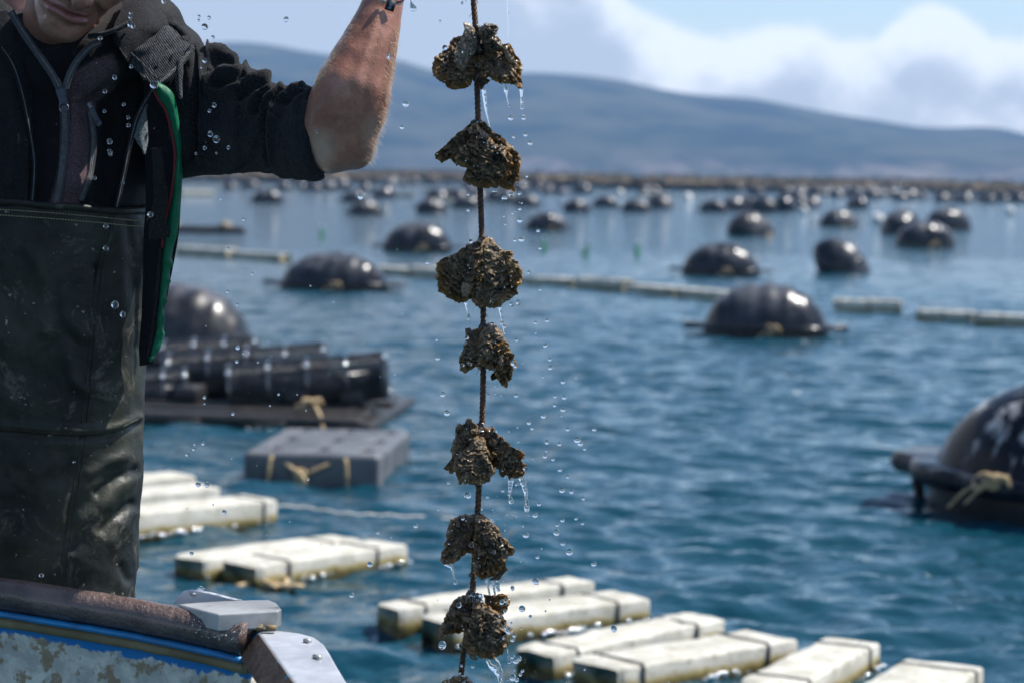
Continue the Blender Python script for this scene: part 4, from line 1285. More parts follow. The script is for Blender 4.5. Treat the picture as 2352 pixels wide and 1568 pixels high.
# inner plum and black fleece
f = Field(GX, GY, GZ)
f.put(lambda X, Y, Z: torso(X, Y, Z, 0.0), (GX[0], GY[0], GZ[0]), (GX[-1], GY[-1], P(100, 110, 3.75)[2]), .02)
shoulders(f, .055)
f.chain([P(130, -10, 3.82), P(285, 30, 3.75), P(292, 75, 3.69), P(262, 108, 3.66)], [.045, .042, .038, .034], .02)
f.chain([P(130, -10, 3.82), P(-10, 40, 3.75), P(5, 110, 3.68)], [.045, .045, .042], .02)
f.chain([P(20, 150, 3.70), P(60, 130, 3.655), P(130, 165, 3.635), P(200, 130, 3.645), P(275, 110, 3.68)], [.045, .036, .03, .036, .04], .03)
V, F = f.surface()
V = V + vnormals(V, F) * (fbm(V, 16, 3)[:, None] * .004 + fbm(V, 300, 2)[:, None] * .0012)
V = folds(V, F, [([(195, 190), (225, 160), (255, 140)], 24, .018), ([(225, 215), (255, 190), (268, 165)], 10, .007), ([(180, 235), (205, 220), (215, 200)], 9, -.008), ([(168, 225), (176, 300), (170, 420)], 22, .016),
                 ([(205, 250), (212, 330), (195, 420)], 9, .006), ([(150, 200), (155, 300), (140, 420), (128, 470)], 9, -.005), ([(230, 260), (240, 340), (225, 440)], 22, -.006), ([(318, 360), (330, 400), (322, 470)], 8, .010), ([(120, 330), (122, 400), (112, 470)], 10, .005)])
pu, pv, _ = project(V)
plum = np.clip(0.5 - poly_sdf(pu, pv, [(152, 215), (170, 168), (215, 138), (262, 122), (275, 165), (262, 205), (222, 235), (212, 330), (205, 400), (180, 478), (112, 480), (128, 420), (146, 340)]) / 5, 0, 1)
plum = np.maximum(plum, np.clip(0.5 - poly_sdf(pu, pv, [(318, 350), (340, 350), (345, 480), (312, 480)]) / 4, 0, 1) * 0.7)
fleece = mesh('fleece', V, F, MATS['plum_fleece'], person, attrs={'plum': plum})

# outer black jacket, open down the front
f = Field(GX, GY, GZ)
f.put(lambda X, Y, Z: torso(X, Y, Z, 0.014), (GX[0], GY[0], GZ[0]), (GX[-1], GY[-1], P(100, 105, 3.75)[2]), .02)
shoulders(f, .064)
f.chain([P(60, 40, 3.80), P(-10, 60, 3.73), P(10, 110, 3.66), P(45, 190, 3.635)], [.050, .045, .040, .026], .02)
f.chain([P(130, -20, 3.84), P(310, 30, 3.76), P(345, 60, 3.70), P(300, 110, 3.635), P(300, 170, 3.63)], [.05, .050, .046, .034, .022], .02)
f.cap(P(-190, 148, 3.78), P(-300, 420, 3.80), .070, .062, .03)
open_px = [(100, -200), (20, 20), (58, 120), (78, 210), (84, 320), (76, 480), (70, 900), (300, 900), (256, 490), (286, 330), (306, 262), (330, 212), (322, 160), (268, 105), (262, 20), (240, -200)]
op = [(p[0], p[2]) for p in (P(u, v, 3.635) for u, v in open_px)]
XX, ZZ = np.meshgrid(GX, GZ, indexing='ij')
od = poly_sdf(XX, ZZ, op)
od = np.maximum(od[:, None, :], (GY - 3.70)[None, :, None]).astype(np.float32)
S0 = f.S.copy()
f.S = np.maximum(S0, -od)
inner = torso(GX[:, None, None], GY[None, :, None], GZ[None, None, :], -0.004)
f.S = np.maximum(f.S, (P(100, 474, 3.62)[2] - GZ)[None, None, :]).astype(np.float32)
f.S = np.where(GZ[None, None, :] < P(100, 130, 3.75)[2], np.maximum(f.S, -inner), f.S).astype(np.float32)
V, F = f.surface()
V = V + vnormals(V, F) * (fbm(V, 14, 3, off=5)[:, None] * .005 + fbm(V, 300, 2)[:, None] * .0008)
V = folds(V, F, [([(400, 60), (430, 90), (445, 130)], 10, .006), ([(420, 110), (428, 250), (420, 380)], 10, -.008), ([(20, 200), (40, 300), (30, 420)], 14, .006), ([(385, 70), (400, 130), (395, 190)], 9, -.006)])
jacket = mesh('jacket', V, F, MATS['black_softshell'], person)

# sleeve pushed up to the elbow
def sleeve():
    st = np.array([(385, 62, 425, 3.735, 0), (415, 70, 412, 3.72, 0), (440, 78, 408, 3.705, 0), (457, 90, 406, 3.695, 0), (470, 112, 404, 3.69, 0), (500, 117, 403, 3.675, 0), (537, 131, 402, 3.64, 0), (557, 156, 398, 3.625, 0), (593, 163, 396, 3.60, 0), (620, 177, 402, 3.58, 0),
                   (638, 193, 406, 3.565, 0), (653, 195, 410, 3.552, 0), (688, 193, 415, 3.525, 0.6), (708, 197, 414, 3.512, 0.9), (719, 204, 408, 3.508, 1.0)])
    s = spline(st, 150); n = 150; m = 120
    a = np.linspace(0, 2 * np.pi, m, endpoint=False)
    rows = []
    for u, t, b, d, w in s:
        hh = (b - t) / 2; c = (t + b) / 2
        vv = c - hh * np.sin(a) * np.where(np.abs(np.sin(a)) > 0, 1, 1)
        uu = u + w * (np.where(np.sin(a) < 0, 26 * (-np.sin(a)) ** 3, 0) - 10 * (1 - np.abs(np.sin(a))))
        dd = d - 0.86 * hh * d / FPX * np.cos(a)
        rows.append(np.stack([P(x, y, z) for x, y, z in zip(uu, vv, dd)]))
    # cuff turned in
    cen = rows[-1].mean(0)
    for k, sc in enumerate((0.93, 0.86, 0.84)):
        q = cen + (rows[-1] - cen) * sc if k == 0 else cen + (rows[149] - cen) * sc + np.array([-0.012 * k, 0.004 * k, 0])
        rows.append(q)
    V = np.concatenate(rows); N_ = len(rows)
    F = grid_faces(N_, m, True)
    V0 = V
    N = vnormals(V, F)
    if (N[m * 20 + 0] @ F_) > 0: F = F[:, ::-1]
    c = lambda L: [(310.5 + .252 * x, 37.6 + .252 * y) for x, y in L]
    V = folds(V, F, [(c([(650, 330), (760, 320), (900, 350), (970, 470)]), 11, .014), (c([(690, 500), (760, 410), (850, 395), (960, 470)]), 9, -.016), (c([(700, 600), (760, 530), (860, 500), (990, 500)]), 13, .013), (c([(640, 600), (680, 690), (760, 700), (900, 640), (1100, 560), (1220, 540)]), 10, .010),
                     (c([(660, 620), (700, 560), (690, 480)]), 8, .006), (c([(740, 640), (860, 600), (1000, 560)]), 8, -.010), (c([(950, 740), (1080, 640), (1250, 590)]), 8, -.010), (c([(1050, 850), (1110, 720), (1230, 630)]), 7, .009), (c([(1100, 860), (1150, 730), (1270, 640)]), 6, -.010),
                     (c([(1150, 850), (1200, 720), (1330, 640)]), 7, .008), (c([(1230, 860), (1260, 750), (1380, 660)]), 7, -.010), (c([(1300, 900), (1320, 760), (1420, 670), (1520, 640)]), 8, .010), (c([(1340, 800), (1420, 730), (1520, 690)]), 6, -.008), (c([(1460, 830), (1500, 740), (1590, 690)]), 8, .007),
                     (c([(1180, 800), (1165, 1000), (1185, 1200), (1210, 1360)]), 6, -.009), (c([(1230, 820), (1210, 1000), (1230, 1340)]), 9, .006), (c([(560, 200), (545, 500), (530, 900), (520, 1300)]), 8, -.016), (c([(620, 1000), (800, 1050), (1100, 1180)]), 14, .005), (c([(900, 1420), (1030, 1340), (1130, 1180)]), 8, -.006),
                     (c([(600, 180), (625, 260), (640, 330)]), 7, .008)])
    V = V + N * (fbm(V, 26, 3)[:, None] * .004 + fbm(V, 210, 2)[:, None] * .0016 + np.abs(fbm(V, 420, 1))[:, None] * .0012)
    return mesh('sleeve', V, F, MATS['black_fleece'], jacket)
slv = sleeve()

def sheet(name, left, right, mat, parent, n=40, m=14, thick=.003, bulge=0.0, wob=.002, ns=14, fold=None):
    L = spline(left, n); R2 = spline(right, n)
    t = np.linspace(0, 1, m)
    q = L[:, None, :] * (1 - t)[None, :, None] + R2[:, None, :] * t[None, :, None]
    q = q.reshape(-1, 3)
    q[:, 2] -= np.tile(np.sin(t * np.pi), n) * bulge
    V = CAM + q[:, 2:3] * (F_ + ((q[:, 0] - 1176) / FPX)[:, None] * R_ - ((q[:, 1] - 784) / FPX)[:, None] * U_)
    F = grid_faces(n, m)
    N = vnormals(V, F)
    if (N.mean(0) @ F_) > 0: F = F[:, ::-1]; N = -N
    V = V + N * (fbm(V, ns, 3)[:, None] * wob)
    if fold: V = folds(V, F, fold)
    N = vnormals(V, F)
    nv = len(V); V2 = np.concatenate([V, V - N * thick])
    i = np.arange(n); j = np.arange(m)
    loop = np.concatenate([j[:-1], (i[:-1]) * m + m - 1, (n - 1) * m + j[:0:-1], i[:0:-1] * m])
    l2 = np.roll(loop, -1)
    side = np.stack([loop, l2, l2 + nv, loop + nv], -1)
    return mesh(name, V2, np.concatenate([F, F[:, ::-1] + nv, side]), mat if not isinstance(mat, str) else MATS[mat], parent)

# hanging open front of the jacket: black inner side, green lining with red piping, webbing strap
sheet('front_flap', [(330, 175, 3.62), (333, 300, 3.64), (334, 480, 3.65), (327, 640, 3.66), (320, 840, 3.68)], [(424, 118, 3.64), (420, 300, 3.645), (415, 480, 3.65), (400, 600, 3.65), (352, 835, 3.66)], 'black_softshell', jacket, 60, 18, .004, .006, .006)
def _dl(v): return float(np.interp(v, [186, 300, 420, 560, 700, 840], [3.582, 3.594, 3.602, 3.606, 3.606, 3.606]))
GL = [(u, v, _dl(v)) for u, v in ((353, 205), (366, 230), (382, 255), (395, 303), (403, 351), (402, 392), (396, 438), (389, 470), (379, 520), (374, 570), (371, 610), (367, 655), (357, 755), (343, 826))]
GR = [(u, v, _dl(v) - .004) for u, v in ((365, 187), (381, 199), (396, 214), (405, 236), (412, 278), (417, 342), (418, 400), (416, 468), (409, 528), (397, 582), (389, 640), (378, 718), (373, 786), (347, 832))]
lining = sheet('lining', GL, GR, 'green_lining', jacket, 90, 14, .003, .010, .003, 30, [([(380, 640), (392, 650)], 4, .004), ([(374, 690), (390, 700)], 4, .004), ([(368, 730), (384, 735)], 4, .004), ([(362, 765), (378, 770)], 4, .004), ([(385, 600), (402, 615)], 5, .004)])
V, F = tube(spline([P(u - 1, v, d - .003) for u, v, d in GL[:10]], 60), .0024, 7); mesh('piping', V, F, MATS['red_piping'], lining)
V, F = tube(spline([P(u - 4, v, d - .003) for u, v, d in GL[9:]], 40), .0032, 7); mesh('piping', V, F, MATS['webbing'], lining)
sheet('strap', [(348, 340, 3.60), (352, 400, 3.595), (352, 460, 3.593), (344, 510, 3.588), (341, 552, 3.582)], [(372, 338, 3.60), (378, 400, 3.592), (386, 450, 3.590), (382, 500, 3.585), (391, 541, 3.578)], 'webbing', jacket, 40, 10, .004, .004, .002)
sheet('gathered_panel', [(404, 140, 3.60), (402, 170, 3.59), (404, 200, 3.588), (412, 228, 3.585)], [(420, 130, 3.605), (421, 165, 3.595), (419, 190, 3.592), (419, 226, 3.588)], 'rib_knit', jacket, 20, 10, .003, .006, .003)
mel = sheet('grey_insert', [(335, 238, 3.602), (322, 270, 3.600), (308, 305, 3.598), (311, 322, 3.598), (331, 352, 3.603)], [(336, 240, 3.604), (338, 270, 3.606), (340, 305, 3.608), (340, 330, 3.609), (334, 356, 3.606)], 'melange_grey', fleece, 26, 12, .003, .006, .001)
# fold-over collar, lit from above
lapel = sheet('lapel', [(298, 150, 3.600), (300, 120, 3.602), (326, 90, 3.612), (352, 62, 3.632), (372, 46, 3.652)], [(356, 196, 3.580), (376, 180, 3.590), (402, 150, 3.605), (430, 122, 3.622), (441, 98, 3.640)], 'rib_knit', jacket, 36, 24, .005, .016, .004, 22,
              [([(330, 170), (370, 130), (420, 90)], 7, -.004), ([(310, 120), (350, 110), (380, 70)], 9, .005), ([(360, 150), (390, 120)], 6, .004)])
lap2 = sheet('collar', [(264, 96, 3.59), (262, 60, 3.60), (280, 20, 3.62), (300, -30, 3.66)], [(300, 150, 3.602), (345, 92, 3.612), (386, 56, 3.64), (344, -40, 3.70)], 'black_fleece', jacket, 40, 24, .006, .018, .005)
V, F = tube(spline([P(204, 84, 3.585), P(232, 80, 3.578), P(262, 70, 3.578), P(303, 50, 3.585)], 30), .0038, 8); mesh('collar_edge', V, F, MATS['rib_knit'], jacket)
V, F = tube(spline([P(300, 122, 3.588), P(322, 142, 3.580), P(350, 172, 3.572), P(366, 184, 3.570)], 24), .0016, 6); mesh('seam', V, F, MATS['rib_knit'], jacket)

# zips
castF = caster(fleece, jacket)
def zip_line(name, pts, parent, w=.010, tape='zip_tape', lift=.003, step=.0030, one=False, cast=castF, depth=None, teeth=True):
    s = spline(pts, 70)
    C = []
    for q in s:
        if depth is not None: C.append(P(q[0], q[1], depth + (q[2] if len(q) > 2 else 0)))
        else: C.append(cast(q[0], q[1], lift)[0])
    C = np.array(C)
    k = np.ones(7) / 7
    C = np.stack([np.convolve(np.pad(C[:, i], 3, 'edge'), k, 'valid') for i in range(3)], -1)
    T = np.gradient(C, axis=0); T /= np.linalg.norm(T, axis=1)[:, None]
    Nn = -np.tile(F_, (len(C), 1)); Sd = np.cross(T, Nn); Sd /= np.linalg.norm(Sd, axis=1)[:, None]
    rows = [C + Sd * x * w + Nn * z for x, z in ((-.5, -.004), (-.5, .0002), (-.2, .0007), (.2, .0007), (.5, .0002), (.5, -.004))]
    V = np.stack(rows, 1).reshape(-1, 3); F = grid_faces(len(C), 6)
    z = mesh(name, V, F[:, ::-1], MATS[tape], parent)
    if teeth:
        L = np.concatenate([[0], np.cumsum(np.linalg.norm(np.diff(C, axis=0), axis=1))]); parts = []
        for i, l in enumerate(np.arange(0, L[-1], step / 2)):
            c = np.array([np.interp(l, L, C[:, q]) for q in range(3)]); ii = min(len(C) - 1, int(np.searchsorted(L, l)))
            if one and i % 2: continue
            sgn = 1 if i % 2 else -1
            parts.append(box(c + Sd[ii] * sgn * w * .12 + Nn[ii] * .0014, (w * .24, .0020, .0012), np.stack([Sd[ii], Nn[ii], T[ii]], -1)))
        V, F = join(parts); t = mesh('teeth', V, F, MATS['zip_teeth'], z, smooth=False) if parent is person else mesh('zip_teeth', V, F, MATS['zip_teeth'], parent, smooth=False)
        t['kind'] = 'stuff'
    return z
zip_line('zip', [(146, 205), (149, 280), (147, 340), (138, 410), (126, 475)], fleece, .015, lift=.004)
zip_line('zip', [(22, 24, 0), (60, 85, 0), (98, 140, 0), (120, 172, 0), (137, 205, 0)], fleece, .011, depth=3.578, one=True)
zip_line('zip', [(232, 97, 0), (206, 108, 0), (178, 138, 0), (160, 170, 0), (149, 205, 0)], fleece, .010, depth=3.578, one=True)
zip_line('pocket_zip', [(205, 255), (214, 320), (208, 390), (196, 430), (184, 462)], fleece, .010, lift=.004)
zip_line('zip', [(2, 108, 0), (30, 150, 0), (52, 220, 0), (68, 300, 0), (78, 370, 0), (76, 430, 0), (72, 470, 0)], jacket, .007, depth=3.590, tape='black_softshell', one=True)
zip_line('zip', [(352, 202, 0), (328, 242, 0), (312, 276, 0), (296, 340, 0), (284, 400, 0), (266, 482, 0)], jacket, .0065, depth=3.585, tape='black_softshell', one=True)
zip_line('zip', [(444, 104, .022), (420, 138, .004), (392, 170, -.012), (364, 192, -.02), (352, 202, -.022)], jacket, .010, depth=3.60, tape='rib_knit')
# zip pulls
def pull(pts, w, parent, mat, hole=True):
    (x0, y0, d0), (x1, y1, d1) = pts
    a, b = P(x0, y0, d0), P(x1, y1, d1); T = b - a; L = np.linalg.norm(T); T /= L; Nn = -F_; S = np.cross(T, Nn); S /= np.linalg.norm(S); Nn = np.cross(S, T)
    prof = [(0, .40), (.12, .5), (.35, .42), (.55, .34), (.75, .45), (.92, .42), (1.0, .22)]
    V = []
    for t, ww in prof:
        for sx, sz in ((-1, -1), (-1, 1), (1, 1), (1, -1)): V.append(a + T * L * t + S * sx * ww * w + Nn * sz * .0016)
    V = np.array(V); F = grid_faces(len(prof), 4, True).tolist() + [[3, 2, 1, 0], [len(V) - 4, len(V) - 3, len(V) - 2, len(V) - 1]]
    parts = [(V, F)]
    if hole:
        c = a + T * L * .86 + Nn * .0022
        parts.append(tube([c + (S * math.cos(q) + T * math.sin(q)) * w * .42 for q in np.linspace(0, 6.2832, 17)], .0011, 6, False))
    V, F = join(parts); o = mesh('zip_pull', V, F, mat, parent); bevel(o, .0006, 1); return o
pull([(139, 200, 3.572), (149, 258, 3.562)], .016, fleece, MATS['dark_metal'])
pull([(205, 236, 3.60), (212, 250, 3.592)], .009, fleece, MATS['bright_metal'], False)
pull([(209, 248, 3.592), (230, 290, 3.586)], .010, fleece, MATS['dark_metal'])
pull([(352, 190, 3.57), (357, 206, 3.566)], .010, jacket, MATS['dark_metal'], False)

# ------------------------------------------------------------------ waders
WZ = axis(0.42, P(100, 440, 3.72)[2], .006, ((P(100, 1420, 3.7)[2], 3, .0042),))
WX = axis(P(-190, 600, 3.75)[0], P(380, 600, 3.65)[0], .0042)
WY = axis(3.50, 3.95, .0055, ((3.5, 3.68, .0042),))
f = Field(WX, WY, WZ)
vz = np.array([440, 490, 560, 640, 800, 900, 1000, 1080, 1160, 1240])
sr = np.array([337, 337, 335, 332, 326, 318, 311, 304, 298, 292])
zz_ = np.array([P(300, v, 3.70)[2] for v in vz]); xr = np.array([P(u, v, 3.70)[0] for u, v in zip(sr, vz)])
o_ = np.argsort(zz_)
cxw = P(95, 600, 3.74)[0]
def wader(X, Y, Z):
    a = np.interp(Z, zz_[o_], xr[o_]) - cxw
    b = np.interp(Z, [1.0, 1.4, 1.8], [.132, .142, .150])
    q = ((np.abs(X - cxw) / a) ** 2.3 + (np.abs(Y - 3.745) / b) ** 2.3) ** (1 / 2.3)
    d = (q - 1) * np.minimum(a, b) * .92
    zt = P(0, 462, 3.62)[2] + (X - P(0, 462, 3.62)[0]) * (P(340, 490, 3.62)[2] - P(0, 462, 3.62)[2]) / (P(340, 490, 3.62)[0] - P(0, 462, 3.62)[0])
    d = np.maximum(d, Z - zt)
    return np.maximum(d, P(100, 1330, 3.7)[2] - Z)
f.put(wader, (WX[0], WY[0], WZ[0]), (WX[-1], WY[-1], WZ[-1]), .02)
rr_ = 3.7 / FPX
f.chain([P(196, 1040, 3.74), P(196, 1240, 3.735), P(198, 1380, 3.73), P(200, 1500, 3.73), (P(200, 1500, 3.73)[0], 3.76, .56), (P(200, 1500, 3.73)[0], 3.76, .50)], [98 * rr_, 96 * rr_, 97 * rr_, .064, .058, .056], .03)
f.chain([P(0, 1040, 3.745), P(-8, 1240, 3.75), P(-10, 1380, 3.75), P(-10, 1500, 3.75), (P(-10, 1500, 3.75)[0], 3.78, .56), (P(-10, 1500, 3.75)[0], 3.78, .50)], [112 * rr_, 105 * rr_, 100 * rr_, .064, .058, .056], .03)
for u in (200, -10):
    x = P(u, 1500, 3.73)[0]; f.cap((x, 3.79, .49), (x + .01, 3.60, .475), .05, .042, .03)
V, F = f.surface()
N = vnormals(V, F)
wz_ = np.clip((P(100, 1000, 3.7)[2] - V[:, 2]) / .05, 0, 1)
V = V + N * (fbm(V, 7, 3, off=2)[:, None] * .008 + fbm(V, 22, 3, off=6)[:, None] * .003 + (ridged(V, 16, 3, .5, off=3) * .0035 * wz_)[:, None])
V = folds(V, F, [([(0, 976), (150, 988), (250, 984), (322, 955)], 7, .006), ([(0, 992), (150, 1003), (250, 998), (322, 972)], 7, -.006), ([(205, 1085), (245, 1062), (285, 1048)], 13, .006), ([(225, 1130), (265, 1100), (312, 1080)], 11, -.007), ([(180, 1200), (240, 1158), (300, 1100)], 18, .006),
                 ([(235, 1215), (272, 1180), (300, 1155)], 9, -.006), ([(262, 1240), (285, 1205), (306, 1180)], 14, .004), ([(150, 1040), (160, 1120), (165, 1250)], 16, -.005), ([(175, 1000), (170, 1080), (140, 1200)], 9, .004),
                 ([(215, 560), (207, 700), (196, 850), (190, 970)], 5, .0022), ([(228, 560), (220, 700), (208, 850), (200, 970)], 5, -.0016), ([(140, 640), (150, 720), (190, 770)], 16, .006), ([(150, 800), (175, 880), (230, 900)], 16, .006), ([(225, 620), (238, 700), (250, 760)], 14, -.005), ([(298, 520), (310, 640), (316, 800)], 12, -.004),
                 ([(60, 560), (100, 640), (110, 760)], 18, .006), ([(280, 1300), (295, 1330)], 9, -.006)])
waders = mesh('waders', V, F, MATS['olive_rubber'], person)
castW = caster(waders)
def along(pts, lift, n=70, cast=castW):
    s = spline(pts, n); C = np.array([cast(u, v, lift)[0] for u, v in s]); k = np.ones(5) / 5
    return np.stack([np.convolve(np.pad(C[:, i], 2, 'edge'), k, 'valid') for i in range(3)], -1)
hem = np.array([CAM * 0 + [0, 0, 0]])
aa = np.linspace(0, 2 * np.pi, 120, endpoint=True); H_ = []
for q in aa:
    cs, sn = math.cos(q), math.sin(q)
    a = np.interp(1.76, zz_[o_], xr[o_]) - cxw; x = cxw + a * np.sign(cs) * abs(cs) ** (2 / 2.3); y = 3.745 + .150 * np.sign(sn) * abs(sn) ** (2 / 2.3)
    z = P(0, 462, 3.62)[2] + (x - P(0, 462, 3.62)[0]) * (P(340, 490, 3.62)[2] - P(0, 462, 3.62)[2]) / (P(340, 490, 3.62)[0] - P(0, 462, 3.62)[0])
    H_.append((x, y, z))
V, F = tube(np.array(H_), .0052, 8, False); V = V + fbm(V, 12, 2)[:, None] * np.array([0, 0, .004]); mesh('hem', V, F, MATS['olive_rubber'], waders)
for dv in (20, 33):
    C = along([(-20, 460 + dv), (100, 468 + dv), (220, 478 + dv), (300, 486 + dv), (330, 490 + dv - 3)], .0006, 150)
    parts = []
    for i in range(0, len(C) - 2, 2): parts.append(tube([C[i], (C[i] + C[i + 1]) / 2, C[i + 1] + (C[i + 1] - C[i]) * .25], .0009, 4))
    V, F = join(parts); s = mesh('stitching', V, F, MATS['thread'], waders); s['kind'] = 'stuff'
sd_ = along([(344, 520), (343, 620), (340, 720), (335, 815)], .0, 40, lambda u, v, l: (P(u, v, 3.705), None))
V, F = tube(sd_, .0042, 8); mesh('side_seam', V, F, MATS['olive_rubber'], waders)
V, F = tube(along([(0, 984), (150, 995), (250, 990), (318, 962)], .0, 60), .0016, 6); mesh('waist_seam', V, F, MATS['olive_rubber'], waders)

for du in (0, 11):
    V, F = tube(along([(252 + du, 492), (224 + du, 620), (208 + du, 760), (196 + du, 900), (188 + du, 972)], .0002, 80), .0013, 6); mesh('centre_seam', V, F, MATS['olive_rubber'], waders)
    V, F = tube(along([(186 + du, 1000), (172 + du, 1100), (150 + du, 1230), (140 + du, 1330)], .0002, 60), .0012, 6); mesh('leg_seam', V, F, MATS['olive_rubber'], waders)

# wristband with its little tag
m = 3.5 / FPX
br = None
for k, (dv, r, mt) in enumerate(((-6, 46, 'cord_red'), (-14, 45, 'cord_red'), (-22, 44, 'cord_red'), (-9, 47.5, 'webbing'))):
    C = [P(886 + r * math.cos(q) + dv * .25, dv + 13 * math.sin(q) + (4 if k == 3 else 0) * math.cos(q), 3.503 - r * m * math.sin(q) * 1.0) for q in np.linspace(0, 2 * np.pi, 60)]
    V, F = tube(C, .0022 if k < 3 else .0014, 7, False)
    if br is None: br = mesh('wristband', V, F, MATS[mt], person)
    else: mesh('cord', V, F, MATS[mt], br)
tc_ = P(897, 13, 3.465)
ax, az = np.array([.95, 0, -.30]), np.array([.30, 0, .95])
V, F = box(tc_, (.0135, .0016, .0155), np.stack([ax, [0, 1, 0], az], -1)); mesh('tag', V, F, MATS['tag_cloth'], br, smooth=False)
cu = bpy.data.curves.new('tag_text', 'FONT'); cu.body = 'bdd'; cu.size = .0068; cu.align_x = 'CENTER'; cu.align_y = 'CENTER'; cu.extrude = .0002
_tmp = bpy.data.objects.new('tmp_text', cu); COL.objects.link(_tmp)
_me = bpy.data.meshes.new_from_object(_tmp.evaluated_get(bpy.context.evaluated_depsgraph_get())); bpy.data.objects.remove(_tmp); bpy.data.curves.remove(cu)
_me.name = 'lettering'; _me.materials.clear(); _me.materials.append(MATS['tag_print'])
to = bpy.data.objects.new('lettering', _me); COL.objects.link(to); to.parent = br
Mx = np.stack([az, -ax, [0, -1, 0]], -1)
to.matrix_basis = Matrix.Translation(Vector(tc_ + np.array([0, -.0012, 0]) - ORIG[br.name])) @ Matrix(Mx.tolist()).to_4x4()
V, F = icosphere(2); mesh('bead', V * .0042 + P(880, 2, 3.462), F, MATS['steel_dirty'], br)

# fine backlit hair along the forearm
g = np.random.default_rng(12); castB = caster(body); parts = []
def hair(u, v, ln, du, dv):
    h, nrm = castB(u, v, 0)
    if abs(h[1] - 3.45) > .12: return
    d = nrm * .75 + np.array([du, -.15, dv]); d /= np.linalg.norm(d)
    p1 = h + d * ln * .55; p2 = h + d * ln + np.array([0, 0, -.35 * ln]) + g.normal(size=3) * ln * .15
    parts.append(tube(spline([h - d * .001, p1, p2], 4), [.00017, .00014, .0001, .00005], 3, False))
redge = [(852, 380), (868, 335), (880, 290), (890, 230), (898, 180), (907, 120), (914, 60)]
ledge = [(724, 196), (742, 174), (760, 150), (782, 112), (800, 80), (815, 45)]
for _ in range(620):
    s = g.random() * (len(redge) - 1); i = int(s); t = s - i
    u = redge[i][0] * (1 - t) + redge[i + 1][0] * t; v = redge[i][1] * (1 - t) + redge[i + 1][1] * t
    hair(u - abs(g.normal()) * 9 - 1, v, g.uniform(.005, .011), .55, -.1 + g.normal() * .4)
for _ in range(130):
    s = g.random() * (len(ledge) - 1); i = int(s); t = s - i
    u = ledge[i][0] * (1 - t) + ledge[i + 1][0] * t; v = ledge[i][1] * (1 - t) + ledge[i + 1][1] * t
    hair(u + abs(g.normal()) * 5 + 1, v, g.uniform(.006, .012), -.5, .45 + g.normal() * .4)
V, F = join(parts); o = mesh('arm_hair', V, F, MATS['arm_hair'], person); o['kind'] = 'stuff'
# hair on the head
f = Field(axis(HM[0] - .16, HM[0] + .2, .006), axis(HM[1] - .08, HM[1] + .26, .006), axis(HM[2] - .06, HM[2] + .26, .006))
f.ell(Hd(0, .100, .094), (.082, .102, .112), .01, HR)
f.ell(Hd(0, -.03, .03), (.2, .085, .095), .02, HR, sub=True)
f.ell(Hd(0, .05, -.07), (.2, .2, .10), .02, HR, sub=True)
V, F = f.surface(); V = V + vnormals(V, F) * (fbm(V, 70, 3)[:, None] * .006)
mesh('hair', V, F, MATS['hair_brown'], person)

# ================================================================== WORK BOAT
bt = thing('work_boat', P(-100, 1560, 3.5) * [1, 1, 0] + [0, 0.5, 0], 'work boat with brown gunwale, blue stripe and flaking white side', 'boat')
gc = [P(-1500, 1150, 3.95), P(-700, 1262, 3.66), P(-300, 1322, 3.54), P(0, 1362, 3.46), P(150, 1385, 3.42), P(300, 1410, 3.38), P(430, 1436, 3.345), P(500, 1451, 3.325), P(566, 1467, 3.305)]
G = spline(gc, 220)
V, F = tube(G, 0.0232, 28)
V = V + vnormals(V, np.array([f if len(f) == 4 else f + [f[-1]] for f in F])) * (fbm(V, 60, 3)[:, None] * .0012 + np.abs(fbm(V, 420, 2))[:, None] * .0010)
mesh('gunwale', V, F, MATS['rust_rail'], bt)
Tg, _, _ = frames(G); out_ = np.stack([Tg[:, 1], -Tg[:, 0], 0 * Tg[:, 0]], -1); out_ /= np.linalg.norm(out_, axis=1)[:, None]
out_ = np.where((out_ @ F_)[:, None] > 0, -out_, out_)
def rail(dz, off, prof, name, mat, wob=0.0):
    rows = [G + out_ * (off + x) + np.array([0, 0, dz + z]) for x, z in prof]
    V = np.stack(rows, 1).reshape(-1, 3); V = V + fbm(V, 30, 3)[:, None] * np.array([0, 0, wob]); n = len(prof)
    F = grid_faces(len(G), n, True)
    N = vnormals(V, F)
    if (N.reshape(len(G), n, 3)[:, 0] * 0 + N.reshape(len(G), n, 3)[:, n // 2]).mean(0) @ np.array([0, -1, 0]) < 0: F = F[:, ::-1]
    F = F.tolist() + [list(range(n)), list(range(len(V) - 1, len(V) - n - 1, -1))]
    return mesh(name, V, F, mat, bt)
th = np.linspace(-np.pi / 2, np.pi / 2, 7)
rail(-.0265, 0.006, [(-.01, -.004), (.012, -.004), (.015, 0), (.012, .004), (-.01, .004)], 'blue_edge', MATS['blue_paint'], .0008)
rail(-.0395, 0.002, [(-.012, -.0085)] + [(.0075 * math.cos(q), .0085 * math.sin(q)) for q in th] + [(-.012, .0085)], 'rubbing_strake', MATS['tan_strake'], .0015)
